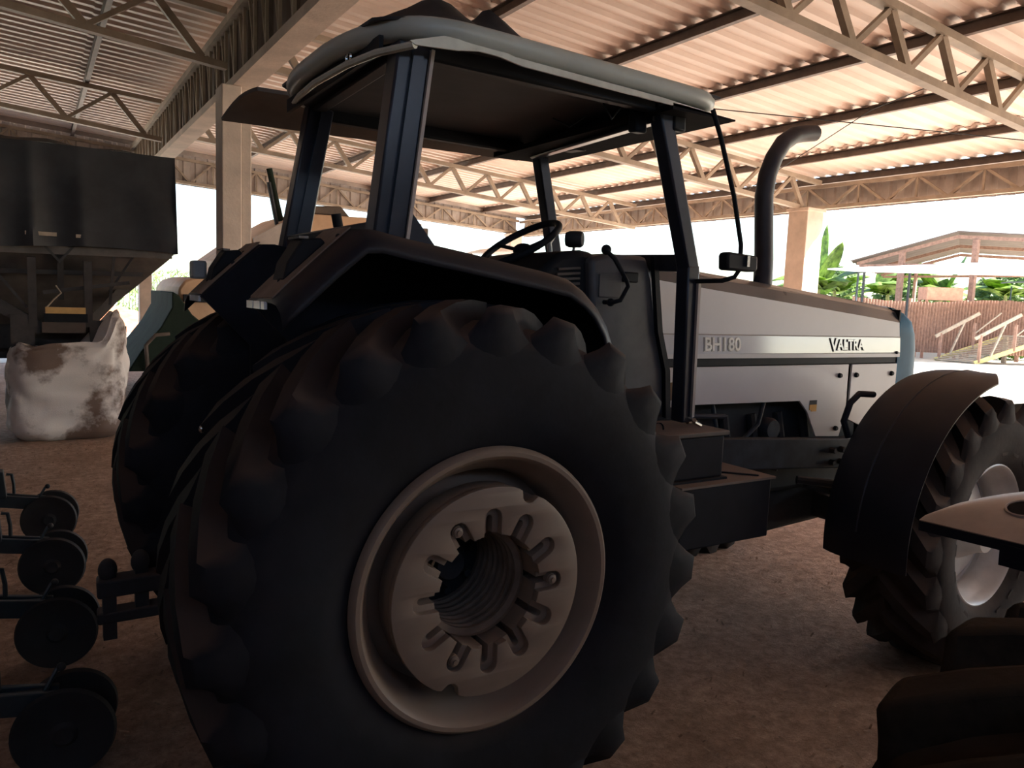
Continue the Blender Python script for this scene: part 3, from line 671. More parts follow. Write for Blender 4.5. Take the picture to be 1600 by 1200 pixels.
# smooth the outline
sm = []
L = len(loop)
for i in range(L):
    p0, p1, p2, p3 = (Vector((*loop[(i+d) % L], 0)) for d in (-1, 0, 1, 2))
    for t in (0, 0.33, 0.66):
        sm.append(0.5*((2*p1)+(p2-p0)*t+(2*p0-5*p1+4*p2-p3)*t*t+(3*p1-p0-3*p2+p3)*t**3))
RT = MB().tube([(p.x, p.y, rz(p.x, p.y)) for p in sm], 0.038, 12, closed=True).build('cab_roof_rim', M_roofrim, T)
def cover(u, v):
    x = lerp(0.965, 2.43, u); y = lerp(2.36, mir(2.36), v)
    ex = 1-abs(2*u-1)**6; ey = 1-abs(2*v-1)**6
    if u < 0.16:  # follow the bowed rear edge
        y = YC+(y-YC)*lerp(0.80, 1.0, min(1, u/0.16)**0.6)
    h = 0.055*min(ex, 1)*min(ey, 1)+0.02
    h += 0.10*math.exp(-((x-1.27)/0.085)**2)*math.exp(-((y-2.64)/0.17)**2)+0.115*math.exp(-((x-1.45)/0.055)**2)*math.exp(-((y-2.60)/0.15)**2)
    h += 0.085*math.exp(-((x-1.16)/0.12)**2)*math.exp(-((y-2.85)/0.30)**2)
    h += 0.035*math.exp(-((x-1.8)/0.35)**2)*math.exp(-((y-YC)/0.4)**2)
    return (x, y, rz(x, y)+h)
MB().sheet(cover, 46, 26, 0.01).build('cab_roof_cover', M_tarp, T, ang=60)
MB().prism([(p.x*0.97+0.05, (p.y-YC)*0.95+YC) for p in sm], 2.575, 2.60, 'z').build('cab_ceiling', mat('cab_lining', (0.03, 0.03, 0.033), 0.8), T)
tr = MB(); tr.prism([(1.03, 2.540), (1.15, 2.578), (1.36, 2.575), (1.42, 2.563), (2.1, 2.540), (2.50, 2.512), (2.1, 2.520), (1.45, 2.538), (1.36, 2.552), (1.28, 2.555), (1.20, 2.542), (1.05, 2.530)], 2.335, 2.343); tr.build('roof_edge_trim', mat('pale_trim', (0.62, 0.62, 0.52), 0.3, var=0.15, scale=8), RT)
MB().tube([(1.05, 2.34, 2.532), (0.985, 2.50, 2.532), (0.955, 2.70, 2.534), (0.945, 3.03, 2.54), (0.965, 3.30, 2.548), (1.0, 3.50, 2.56)], 0.013, 8).build('rear_lip', mat('pale_trim', (0.62, 0.62, 0.52)), RT)
lk = [(0.965, 2.71+0.022*math.cos(2*PI*i/16), 2.562+0.022*math.sin(2*PI*i/16)) for i in range(16)]
MB().tube(lk, 0.006, 6, closed=True).build('lock_ring', M_chrome, RT)
MB().box(0.985, 1.0, 2.48, 3.56, 2.53, 2.585).build('rear_panel', M_blkp, RT)
MB().prism([(2.15, 2.505), (2.50, 2.510), (2.50, 2.516), (2.15, 2.530)], 2.335, mir(2.335)).build('front_visor', mat('visor_underside', (0.02, 0.019, 0.02), 0.9, spec=0.02), RT)
# side board hung out on the far side of the roof
def aw(u, v): return (lerp(0.90, 2.52, v)-0.09*u*(1-v), lerp(3.74, 4.08, u), lerp(2.655, 2.565, u)+0.03*math.sin(PI*u)*(1-v)+0.02*v)
AWN = MB().sheet(aw, 6, 16, 0.018).build('side_awning', M_brown, T)
for x in (1.32, 2.36): MB().bar((x, 3.66, 2.60), (x, 3.78, 2.635), 0.05, 0.03).build('awning_bracket', M_blkp, AWN)
# lamps under the roof
def lamp(x, y, z, wd, ht, dp, nm='work_lamp'):
    b = MB(); b.prism([(y-wd/2, z-ht/2), (y+wd/2, z-ht/2+0.006), (y+wd/2-0.006, z+ht/2), (y-wd/2+0.006, z+ht/2)], x-dp/2, x+dp/2, 'x'); return b.build(nm, M_blkp, T, bevel=0.01)
lamp(2.38, 3.30, 2.545, 0.13, 0.085, 0.07); MB().bar((2.36, 3.3, 2.59), (2.34, 3.3, 2.63), 0.02, 0.02).build('lamp_bracket', M_blkp, T)
lamp(2.14, 2.53, 2.49, 0.06, 0.10, 0.06); lamp(2.27, 2.44, 2.50, 0.05, 0.10, 0.07)
MB().tube([(1.97, 2.9, 2.54), (1.99, 2.8, 2.49), (2.03, 2.75, 2.53)], 0.004, 6).build('cable', M_blkp, T)
MB().tube([(1.95, 2.52, 2.53), (1.98, 2.5, 2.47), (2.02, 2.5, 2.52)], 0.004, 6).build('cable', M_blkp, T)
# exhaust
MB().tube([(3.33, 2.84, 1.84), (3.325, 2.84, 2.0), (3.29, 2.84, 2.33), (3.305, 2.84, 2.44), (3.345, 2.84, 2.535), (3.41, 2.84, 2.62), (3.49, 2.84, 2.67), (3.57, 2.84, 2.69), (3.66, 2.84, 2.705)], [0.050, 0.050, 0.048, 0.047, 0.046, 0.046, 0.045, 0.044, 0.043], 16).build('exhaust_pipe', mat('exhaust_steel', (0.035, 0.03, 0.035), 0.5, var=0.3, scale=6), T)
MB().lathe([(0.052, -0.02), (0.062, -0.01), (0.062, 0.01), (0.052, 0.02)], (3.33, 2.84, 1.885), 16).build('exhaust_clamp', M_blk, T)
# mirror and its arm
MR = MB().tube([(2.30, 2.27, 2.515), (2.345, 2.26, 2.41), (2.43, 2.25, 2.19), (2.49, 2.25, 2.0), (2.492, 2.25, 1.90), (2.475, 2.26, 1.868), (2.44, 2.29, 1.852), (2.42, 2.44, 1.848)], 0.010, 10).build('mirror_arm', M_blkp, T)
MB().prism([(2.385, 1.892), (2.555, 1.892), (2.562, 1.905), (2.560, 1.958), (2.388, 1.966), (2.380, 1.95)], 2.215, 2.27).build('mirror', M_blkp, MR, bevel=0.01)
MB().box(2.485, 2.50, 2.205, 2.215, 1.91, 1.955).build('mirror_clamp', M_chrome, MR)
# battery box and tool box with step plate
BB = MB(); BB.box(2.12, 2.55, 2.32, 2.62, 1.005, 1.19); BB = BB.build('battery_box', M_blk, T, bevel=0.01)
MB().box(2.105, 2.565, 2.305, 2.62, 1.19, 1.212).build('lid', mat('battery_lid', (0.06, 0.05, 0.045), 0.6, dust=DUST, damt=0.8), BB, bevel=0.006)
MB().box(2.14, 2.57, 2.31, 2.62, 0.985, 1.005).build('tray', M_blk, BB)
MB().lathe([(0.026, 0), (0.03, -0.006), (0.03, 0)], (2.25, 2.42, 1.215), 16).build('filler_ring', M_blk, BB)
MB().tube([(2.44, 2.40, 1.25), (2.46, 2.42, 1.235), (2.50, 2.42, 1.218)], 0.009, 8).build('terminal', M_chrome, BB)
MB().tube([(2.42, 2.5, 1.285), (2.44, 2.48, 1.26), (2.46, 2.46, 1.23), (2.55, 2.5, 1.22), (2.565, 2.52, 1.15)], 0.010, 8).build('battery_cable', mat('tan_cable', (0.20, 0.12, 0.06), 0.6), BB)
TB = MB(); TB.box(2.26, 2.815, 2.27, 2.63, 0.715, 0.985); TB = TB.build('tool_box', M_blk, T, bevel=0.008)
MB().box(2.25, 2.825, 2.255, 2.63, 0.985, 0.995).build('step_plate', mat('step_plate_steel', (0.13, 0.10, 0.085), 0.6, dust=DUST, damt=0.9), TB)
MB().bar((2.55, 2.50, 0.999), (2.75, 2.29, 0.999), 0.014, 0.006).build('plate_crack', M_blkp, TB)
MB().prism([(2.4, 0.72), (2.80, 0.72), (2.76, 0.66), (2.60, 0.655), (2.55, 0.69)], 2.45, 2.62).build('hanger', M_cast, TB)
# rear linkage
HF = MB(); HF.bar((0.19, 3.42, 0.52), (0.50, 3.40, 0.53), 0.10, 0.075); HF = HF.build('linkage_bar', M_cast, T, bevel=0.012)
MB().bar((0.19, 3.44, 0.39), (0.50, 3.42, 0.40), 0.09, 0.05).build('linkage_lower_bar', M_cast, HF, bevel=0.01)
for (x, z0, z1) in ((0.235, 0.30, 0.58), (0.355, 0.40, 0.60)):
    b = MB(); b.bar((x, 3.42, z0), (x, 3.42, z1), 0.05, 0.05); b.build('linkage_post', M_cast, HF)
    b = MB(); b.ball((x-0.005, 3.41, z1+0.01), 0.036, 0.03, 0.05); b.build('ball_end', M_cast, HF)
MB().tube([(0.48, 3.40, 0.53), (0.75, 3.25, 0.60), (0.95, 3.2, 0.65)], 0.045, 10).build('linkage_arm', M_cast, HF)
MB().tube([(0.55, 3.36, 1.05), (0.53, 3.36, 0.9), (0.56, 3.36, 0.75)], 0.006, 6).build('check_chain', M_chrome, HF)
for i in range(3):
    MB().ball((0.58+0.02*(i % 2), 3.34, 1.16-0.06*i), 0.013, 0.013, 0.018).build('hydraulic_coupler', M_chrome, T)

# ------------------------------------------------------------------ grain cart with black tarp
from mathutils import noise as NZ
GC = thing('grain_cart', 'grain cart with a steel hopper under a black tarp at left', 'grain cart', (0, 11, 0))
def tarp_front(u, v):
    x = lerp(-2.7, 1.43, u); z = lerp(3.20, 2.11, v)+0.03*math.sin(x*2.1)*v
    return (x+0.02*v, 9.80-0.03*v+0.10*(abs(math.sin(x*4.2+1.2*math.sin(x*3.1)))-0.6)*(0.2+0.8*v)+0.05*NZ.noise(Vector((x*2, z*2, 0))), z)
TP = MB().sheet(tarp_front, 110, 10, 0.006).build('tarp', M_tarp, GC, ang=60)
def tarp_side(u, v):
    y = lerp(9.80, 12.6, u); z = lerp(3.20, 2.11, v)
    return (1.43+0.02*v+0.035*math.sin(y*8)*(0.3+0.7*v)*min(1, u*6), y-0.03*v*(1-u), z)
MB().sheet(tarp_side, 50, 8, 0.006).build('tarp_side', M_tarp, TP, ang=60)
def tarp_top(u, v):
    x = lerp(-2.7, 1.43, u); y = lerp(9.80, 12.6, v); return (x, y, 3.195+0.22*math.sin(PI*v)*math.sin(PI*min(1, u))**0.5+0.02*math.sin(x*9))
MB().sheet(tarp_top, 40, 10, 0.006).build('tarp_top', mat('faded_tarp', (0.05, 0.045, 0.042), 0.8), TP, ang=60)
M_hop = mat('hopper_steel', (0.13, 0.11, 0.095), 0.6, var=0.35, scale=2.5)
hp = MB(); a = [(-2.6, 9.9), (1.38, 9.9), (1.38, 12.5), (-2.6, 12.5)]; c = [(-1.2, 10.75), (0.55, 10.75), (0.55, 11.7), (-1.2, 11.7)]
hp.add([(x, y, 2.95) for x, y in a]+[(x, y, 2.05) for x, y in a]+[(x, y, 1.20) for x, y in c], [(i, (i+1) % 4, (i+1) % 4+4, i+4) for i in range(4)]+[(i+4, (i+1) % 4+4, (i+1) % 4+8, i+8) for i in range(4)]+[(8,9,10,11)])
HP = hp.build('hopper', M_hop, GC)
M_dk = mat('dark_steel', (0.045, 0.04, 0.038), 0.6, var=0.3)
def gbar(n, p, q, wd, ht, mt=None, par=None): return MB().bar(p, q, wd, ht).build(n, mt or M_dk, par or GC)
gbar('hopper_band', (-2.6, 9.88, 2.04), (1.40, 9.88, 2.10), 0.05, 0.09, M_hop)
gbar('hopper_rail', (-2.4, 10.0, 1.80), (1.1, 10.0, 1.86), 0.05, 0.05)
gbar('hopper_post', (0.0, 9.92, 1.25), (0.0, 9.85, 2.0), 0.10, 0.08); gbar('hopper_post', (0.53, 9.92, 1.25), (0.53, 9.85, 1.98), 0.10, 0.08)
gbar('hopper_post', (0.27, 10.0, 1.55), (0.27, 9.86, 2.3), 0.06, 0.06)
gbar('brace', (-0.6, 9.9, 2.2), (-0.05, 9.9, 1.45), 0.03, 0.03); gbar('brace', (0.05, 9.86, 2.22), (0.27, 9.86, 1.95), 0.025, 0.025)
gbar('brace', (0.27, 9.86, 1.97), (0.45, 9.86, 2.2), 0.025, 0.025); gbar('brace', (0.80, 9.88, 2.1), (0.75, 9.95, 1.5), 0.03, 0.03)
gbar('brace', (1.02, 9.88, 2.1), (0.75, 9.95, 1.65), 0.025, 0.025); gbar('brace', (0.1, 9.9, 1.62), (0.95, 9.9, 1.76), 0.04, 0.04)
gbar('chassis_leg', (-0.75, 9.95, 1.75), (0.08, 9.95, 1.22), 0.10, 0.13); gbar('chassis_leg', (1.02, 10.3, 1.80), (0.55, 10.3, 1.25), 0.06, 0.10, M_hop)
gbar('chute_side', (-0.10, 9.95, 1.0), (-0.10, 9.95, 1.38), 0.16, 0.22); gbar('chute_side', (0.66, 9.95, 1.0), (0.66, 9.95, 1.32), 0.16, 0.24)
MB().box(0.115, 0.50, 9.80, 9.83, 1.395, 1.465).build('wooden_board', mat('yellow_board', (0.62, 0.38, 0.14), 0.7, var=0.12), GC)
MB().box(0.10, 0.52, 9.84, 9.95, 1.30, 1.395).build('chute_gate', M_blkp, GC)
MB().box(0.08, 0.50, 9.86, 10.4, 1.18, 1.30).build('chute_mouth', M_brown, GC)
MB().box(-0.9, 0.95, 10.3, 10.42, 0.98, 1.24).build('cross_beam', M_dk, GC)
MB().box(-0.05, 0.24, 9.73, 9.76, 2.225, 2.265).build('pale_slat', M_woodp, GC); MB().box(0.42, 0.49, 9.73, 9.76, 2.225, 2.26).build('pale_slat', M_woodp, GC)
MB().tube([(0.22, 9.84, 1.70), (0.27, 9.83, 1.62), (0.20, 9.83, 1.55), (0.13, 9.82, 1.46)], 0.008, 6).build('rope', M_woodp, GC)
MB().box(-2.8, 0.8, 10.5, 10.65, 0.85, 1.05).build('chassis_beam', M_dk, GC); MB().box(-2.8, 0.8, 11.8, 11.95, 0.85, 1.05).build('chassis_beam', M_dk, GC)
for y in (10.35, 12.1):
    q = tyre_mb((-1.9, y, 0.5), 0.5, 0.32, 0.25, 16, 0.02, lw=0.02); W_ = q.build('wheel', M_tyre, GC)
    MB().lathe([(0.26, -0.12), (0.22, -0.06), (0.0, -0.05)], (-1.9, y, 0.5), 32).build('rim', M_rim, W_)
MB().box(0.55, 0.62, 10.5, 10.57, 0, 0.9).build('parking_leg', M_dk, GC); MB().box(0.55, 0.62, 11.85, 11.92, 0, 0.9).build('parking_leg', M_dk, GC)

# big white sack on the floor below the hopper
def sack():
    mb = MB(); nu, nv = 64, 40; vs = []; fs = []
    cx, cy = 0.33, 10.12
    for i in range(nv+1):
        v = i/nv; z = 1.06*(v**0.9)
        for j in range(nu):
            a = 2*PI*j/nu; ca, sa = math.cos(a), math.sin(a)
            rx = 0.60*(abs(ca)**0.55)*(1 if ca > 0 else -1); ry = 0.47*(abs(sa)**0.55)*(1 if sa > 0 else -1)
            bulge = 1.0-0.20*max(0, (0.10-v)/0.10)**2-0.02*v
            p = Vector((rx*bulge, ry*bulge, z))
            # the top edge sags on the left and is pulled to a peak on the right
            if v > 0.5:
                p.z += (v-0.5)*2*(0.33*math.exp(-((p.x-0.50)/0.10)**2)+0.10*max(0, p.x)+0.02*math.sin(a*7))
            if v > 0.97: p.x *= 0.93; p.y *= 0.90
            n1 = NZ.noise(Vector((p.x*3.2, p.y*3.2, z*3.4))); n2 = NZ.noise(Vector((p.x*8+5, p.y*8, z*9)))
            crease = abs(NZ.noise(Vector((p.x*4.5+9, p.y*4.5, z*3.1))))
            s = 0.055*n1+0.022*n2-0.07*max(0, 0.22-crease)
            d = Vector((ca, sa, 0)); p += d*s
            vs.append((cx+p.x, cy+p.y, max(0.0, p.z)))
    for i in range(nv):
        for j in range(nu):
            j2 = (j+1) % nu; fs.append((i*nu+j, i*nu+j2, (i+1)*nu+j2, (i+1)*nu+j))
    vs.append((cx, cy, 0.92)); t = len(vs)-1
    for j in range(nu): fs.append((nv*nu+j, nv*nu+(j+1) % nu, t))
    fs.append(tuple(reversed(range(nu))))
    mb.add(vs, fs); return mb
M_sack = mat('white_woven_sack', (0.23, 0.16, 0.125), 0.75, var=0.1, scale=1.25, col2=(0.80, 0.75, 0.70), lo=0.45, hi=0.53, bump=0.1, bscale=90)  # brown and white patches mixed by noise
tag(sack().build('bulk_sack', M_sack, ang=70, fix=False), 'big crumpled white woven sack with brown patches under the hopper', 'sack')

# ------------------------------------------------------------------ planter at lower left
PL = thing('planter', 'dark row planter with paired press wheels at lower left', 'planter', (-0.5, 4.5, 0))
M_pl = mat('planter_green_paint', (0.018, 0.030, 0.036), 0.4, var=0.3, scale=6, dust=(0.10, 0.075, 0.06), damt=0.3)
M_plw = mat('press_wheel_rubber', (0.016, 0.017, 0.019), 0.7, var=0.3)
MB().box(-1.05, -0.93, 1.6, 7.2, 0.62, 0.74).build('toolbar', M_pl, PL, bevel=0.01)
for y in (2.2, 6.6):
    q = tyre_mb((-1.35, y, 0.33), 0.33, 0.2, 0.16, 14, 0.02, lw=0.02); q.build('carrying_wheel', M_tyre, PL)
    MB().bar((-1.35, y+0.14, 0.33), (-0.98, y+0.14, 0.68), 0.06, 0.06).build('wheel_arm', M_pl, PL)
for y in (3.05, 3.97, 4.93, 5.92):
    am = MB()
    am.bar((-0.55, y-0.035, 0.46), (-0.30, y-0.035, 0.34), 0.02, 0.09); am.bar((-0.55, y+0.035, 0.46), (-0.30, y+0.035, 0.34), 0.02, 0.09)
    am.bar((-0.32, y-0.035, 0.33), (0.04, y-0.03, 0.265), 0.025, 0.08); am.bar((-0.32, y+0.035, 0.33), (0.04, y+0.03, 0.265), 0.025, 0.08)
    am.bar((-0.22, y, 0.315), (0.0, y, 0.295), 0.05, 0.02)
    A = am.build('row_unit_arm', M_pl, PL, bevel=0.004)
    MB().prism([(-0.34, 0.34), (-0.34, 0.50), (-0.30, 0.525), (-0.19, 0.505), (-0.175, 0.33)], y-0.055, y+0.055).build('spring_box', M_pl, A, bevel=0.006)
    MB().tube([(-0.175, y-0.05, 0.49), (-0.145, y-0.05, 0.485), (-0.135, y-0.05, 0.42), (-0.135, y-0.05, 0.36)], 0.010, 8).build('bracket_loop', M_pl, A)
    MB().tube([(0.0, y, 0.30), (0.04, y+0.01, 0.37), (0.055, y+0.01, 0.375)], 0.008, 8).build('lever', M_pl, A)
    MB().ball((0.053, y+0.01, 0.375), 0.016, nu=10, nv=6).build('lever_knob', M_plw, A)
    MB().tube([(-0.40, y, 0.45), (-0.34, y, 0.58), (-0.28, y, 0.66), (-0.27, y, 0.72), (-0.30, y, 0.74)], 0.011, 8).build('depth_handle', M_pl, A)
    MB().bar((-0.95, y, 0.70), (-0.50, y, 0.45), 0.12, 0.10).build('parallel_link', M_pl, A)
    MB().lathe([(0.20, -0.01), (0.0, -0.012), (0.20, 0.0)], (-0.55, y+0.02, 0.20), 32).build('opener_disc', M_cast, A)
    for (dx, dy, yw) in ((0.055, -0.075, -7), (0.075, 0.075, 7)):
        wv = MB(); wv.lathe([(0.0, -0.018), (0.03, -0.022), (0.045, -0.008), (0.12, -0.006), (0.14, -0.014), (0.158, -0.016), (0.166, 0.0), (0.158, 0.016), (0.14, 0.014), (0.0, 0.012)], (dx, y+dy, 0.166), 40, yw)
        wv.build('press_wheel', M_plw, A)

# ------------------------------------------------------------------ machine at lower right: lugged tyre and arched plate
M_tyre3 = mat('old_tyre_rubber', (0.030, 0.024, 0.018), 0.9, spec=0.05, var=0.35, scale=9, bump=0.3, bscale=25, dust=(0.075, 0.052, 0.036), damt=0.7)
IM = thing('implement', 'dark implement with a thick lugged tyre in the lower right corner', 'implement', (1.52, 0.48, 0))
tyre_mb((1.52, 0.475, 0.605), 0.615, 0.49, 0.32, 17, 0.065, lead=0.20, lw=0.042).build('tyre', M_tyre3, IM, ang=30, bevel=0.012)
MB().lathe([(0.335, -0.20), (0.32, -0.18), (0.29, -0.12), (0.10, -0.10), (0.0, -0.10)], (1.52, 0.475, 0.605), 48, 0, -1).build('rim', M_rim, IM)
MB().tube([(1.52, 0.40, 0.605), (1.52, -0.6, 0.605)], 0.05, 12).build('axle', M_cast, IM)
MB().box(1.0, 4.8, -0.75, -0.55, 0.50, 0.70).build('frame_beam', M_cast, IM); MB().box(1.0, 4.8, -1.75, -1.55, 0.50, 0.70).build('frame_beam', M_cast, IM)
MB().box(1.0, 4.8, -1.7, -0.15, 0.70, 1.50).build('light_blocker_box', M_pl, IM, bevel=0.03)  # unseen box added to keep light off the near floor and rim
for (x, y) in ((4.6, -0.65), (4.6, -1.65), (1.2, -1.65)): MB().box(x-0.05, x+0.05, y-0.05, y+0.05, 0, 0.5).build('stand', M_cast, IM)
M_plate = mat('worn_plate_steel', (0.33, 0.27, 0.24), 0.4, metal=0.3, var=0.15, scale=7)
def plate_pt(s, t):
    # s: along the straight edge (-1..1), t: 0 at the edge, 1 at the far rim
    y = 0.60+0.36*s; dep = 0.46*math.sqrt(max(0, 1-s*s)); x = 1.705+dep*t
    z = 1.288+0.085*math.sin(PI*t*0.62)*math.sqrt(max(0, 1-s*s))-0.012*s
    return (x, y, z)
PLT = MB().sheet(lambda u, v: plate_pt(lerp(-0.995, 0.995, u), v), 32, 12, 0.008).build('arched_plate', M_plate, IM, ang=60)
def on_plate(x, y, up):
    sv = (y-0.60)/0.36; dep = 0.46*math.sqrt(max(0.01, 1-sv*sv)); return (x, y, plate_pt(sv, (x-1.705)/dep)[2]+up)
ho = MB(); cvs = [on_plate(1.84+0.040*math.cos(2*PI*i/24), 0.80+0.040*math.sin(2*PI*i/24), 0.0055) for i in range(24)]
ho.add(cvs+[on_plate(1.84, 0.80, 0.0055)], [(i, (i+1) % 24, 24) for i in range(24)]); ho.build('hole_shade_disc', mat('painted_hole_shadow', (0.03, 0.025, 0.022), 0.9, spec=0.05), PLT, fix=False)  # uncut plate: a dark disc on top paints the shade of the hole
MB().tube(cvs, 0.003, 6, closed=True).build('hole_edge', M_plate, PLT)
MB().bar((1.703, 0.955, 1.268), (1.703, 0.24, 1.292), 0.010, 0.022).build('plate_lip', M_blk, PLT)
MB().bar((1.72, 0.78, 1.255), (1.72, 0.24, 1.268), 0.05, 0.045).build('plate_bar', M_blk, PLT)
MB().bar((1.80, 0.20, 0.62), (1.74, 0.20, 1.27), 0.05, 0.05).build('plate_stay', M_cast, IM); MB().bar((1.80, -0.6, 0.62), (1.80, 0.22, 0.62), 0.06, 0.06).build('plate_arm', M_cast, IM)

# ------------------------------------------------------------------ machines at the far end of the shed
M_tan = mat('dusty_tan_panel', (0.58, 0.38, 0.24), 0.7, var=0.15, scale=1.6)
M_grn = mat('dull_green_paint', (0.020, 0.031, 0.024), 0.9, var=0.25, scale=3, spec=0.1)
CB = thing('combine_harvester', 'dusty tan combine harvester parked beyond the tractor', 'combine', (3.9, 14.3, 0))
bd = MB(); bd.prism([(1.95, 1.30), (1.93, 1.70), (2.03, 1.84), (2.2, 1.90), (2.58, 1.92), (2.60, 2.20), (3.06, 2.56), (3.84, 3.04), (6.0, 2.98), (6.1, 2.55), (6.1, 0.95), (2.5, 0.8), (2.1, 1.1)], 13.0, 15.6); bd.build('body', M_tan, CB, bevel=0.04)
MB().prism([(3.92, 2.62), (3.92, 3.02), (5.75, 3.06), (5.75, 2.62)], 12.93, 13.0).build('grain_tank_panel', M_tan, CB, bevel=0.01)
MB().prism([(3.06, 2.40), (3.06, 2.56), (3.84, 3.04), (3.84, 2.40)], 12.95, 13.0).build('side_cover', M_clad, CB)
MB().prism([(4.02, 3.03), (4.05, 3.17), (4.55, 3.21), (4.72, 3.03)], 13.05, 14.2).build('engine_cover', M_brown, CB, bevel=0.03)
MB().box(5.78, 6.14, 12.9, 13.4, 2.35, 2.95).build('air_intake', M_brown, CB, bevel=0.02)
MB().box(2.0, 2.5, 12.93, 13.0, 1.50, 1.62).build('vent', M_blkp, CB)
MB().prism([(1.18, 0.45), (1.36, 0.75), (1.64, 1.12), (1.80, 1.42), (1.80, 1.66), (1.90, 1.60), (2.08, 1.32), (2.5, 0.95), (2.5, 0.45)], 12.7, 15.2).build('straw_hood', M_grn, CB, bevel=0.02)
MB().tube([(1.45, 12.66, 0.35), (1.42, 12.62, 0.85), (1.55, 12.62, 1.0), (1.75, 12.66, 1.02)], 0.03, 8).build('guard_rail', M_brown, CB)
MB().tube([(3.62, 13.4, 2.9), (3.52, 13.4, 3.3), (3.42, 13.4, 3.75)], 0.05, 10).build('unloading_auger', M_grn, CB)
MB().tube([(3.50, 13.2, 2.8), (3.42, 13.2, 3.2), (3.36, 13.2, 3.5)], 0.035, 8).build('ladder_post', M_frame, CB)
for (x, R_) in ((2.4, 0.45), (5.2, 0.75)):
    for y in (13.2, 15.4): tyre_mb((x, y, R_), R_, 0.4, R_*0.5, 18, 0.04, lw=0.03).build('wheel', M_tyre, CB)
ST = thing('small_tractor', 'distant small tractor with a pale canopy behind the steering wheel', 'tractor', (9.2, 15.3, 0))
def cnp(u, v):
    return (lerp(8.42, 10.1, u), lerp(14.75, 16.0, v), 2.62+0.26*(math.sin(PI*lerp(0.06, 0.94, u))**0.5)*math.sin(PI*lerp(0.12, 0.88, v))**0.5)
MB().sheet(cnp, 16, 10, 0.03).build('canopy', mat('pale_canopy', (0.72, 0.72, 0.72), 0.5), ST)
for (x, y) in ((8.6, 14.9), (8.6, 15.8), (9.9, 14.9), (9.9, 15.8)): MB().bar((x, y, 1.2), (x, y, 2.75), 0.05, 0.05).build('post', M_blkp, ST)
MB().box(8.3, 9.8, 15.0, 15.7, 0.6, 1.3).build('body', mat('red_paint', (0.30, 0.05, 0.03), 0.5), ST, bevel=0.04); MB().box(9.8, 11.0, 15.1, 15.6, 0.7, 1.5).build('hood', mat('red_paint', (0.3, 0.05, 0.03)), ST, bevel=0.05)
for (x, R_) in ((8.8, 0.65), (10.7, 0.42)):
    for y in (14.8, 15.9): tyre_mb((x, y, R_), R_, 0.32, R_*0.55, 18, 0.04, lw=0.03).build('wheel', M_tyre, ST)

# ------------------------------------------------------------------ the yard beyond the shed
YO = Vector((30.67, 16.23, 0)); UR = Vector((0.8485, -0.5292, 0)); VF = Vector((0.5292, 0.8485, 0))
def yp(u, v, z): return YO+UR*u+VF*v+Vector((0, 0, z))
URQ = Vector((0.468, -0.884, 0)); VFQ = Vector((0.884, 0.468, 0))   # the barn stands turned to the fence
def yq(u, v, z): return YO+URQ*u+VFQ*v+Vector((0, 0, z))
def qbar(mb, p, q, wd, ht): return mb.bar(yq(*p), yq(*q), wd, ht)
def ybar(mb, p, q, wd, ht): return mb.bar(yp(*p), yp(*q), wd, ht)
FN = thing('board_fence', 'brown vertical board fence beyond the ramp', 'fence', yp(-1, 0.4, 0))
for i in range(72):
    u = -4.15+i*0.118; h = 2.30+0.09*math.sin(u*0.8)+random.uniform(-0.02, 0.02)
    if u > 3.2: h += 0.1
    b = MB(); ybar(b, (u, 0.4, 0.25), (u, 0.4, h), 0.108, 0.025)
    b.build('board', M_wood, FN)
for z in (0.75, 1.86): ybar(MB(), (-4.2, 0.45, z), (4.4, 0.45, z), 0.06, 0.10).build('rail', M_wood, FN)
for u in (-4.1, -1.9, 0.3, 2.5, 4.3): ybar(MB(), (u, 0.55, 0), (u, 0.55, 2.35), 0.12, 0.12).build('fence_post', M_wood, FN)
BX = MB(); o = [yp(-1.15, 0.78, 2.32), yp(0.28, 0.78, 2.32), yp(0.28, 1.5, 2.32), yp(-1.15, 1.5, 2.32)]
BX.add([tuple(p) for p in o]+[tuple(p+Vector((0,0,0.5))) for p in o], [(0,3,2,1),(4,5,6,7),(0,1,5,4),(1,2,6,5),(2,3,7,6),(3,0,4,7)])
for u in (-1.1, 0.2): 
    for v in (0.86, 1.42): ybar(BX, (u, v, 0), (u, v, 2.35), 0.08, 0.08)
tag(BX.build('feed_bin', mat('reddish_wood', (0.45, 0.24, 0.17), 0.8)), 'reddish wooden bin raised on posts above the fence', 'bin')
RP = thing('loading_ramp', 'pale wooden loading ramp with handrails climbing to a platform', 'ramp', yp(0, -1.2, 0))
AC = Vector((0.75, -1.3))   # from the far side of the ramp to the near side, in yard axes
def rp(s, w_, z): return (lerp(-1.25, 1.25, s)+AC.x*w_, 0.0+AC.y*w_-0.4, z)
for i in range(17):
    s = i/16; z = lerp(0.06, 1.02, s)
    b = MB(); ybar(b, rp(s, 0, z), rp(s, 1, z), 0.13, 0.035); b.build('deck_plank', M_woodp, RP)
for w_ in (0, 1):
    ybar(MB(), rp(0, w_, 0.02), rp(1, w_, 0.97), 0.05, 0.16).build('stringer', mat('yellowish_wood', (0.66, 0.56, 0.22), 0.8), RP)
    ybar(MB(), rp(-0.02, w_, 0.92), rp(0.62, w_, 1.86), 0.07, 0.12).build('handrail', M_woodp, RP)
    for s in (0.06, 0.56): ybar(MB(), rp(s, w_, lerp(0.0, 0.9, s)), rp(s, w_, lerp(1.0, 1.86, s)), 0.09, 0.09).build('rail_post', M_wood, RP)
    ybar(MB(), rp(0.22, w_, 0.25), rp(0.40, w_, 1.48), 0.08, 0.05).build('brace', M_woodp, RP)
    ybar(MB(), rp(0.58, w_, 1.1), rp(0.95, w_, 1.9), 0.05, 0.04).build('brace', M_woodp, RP)
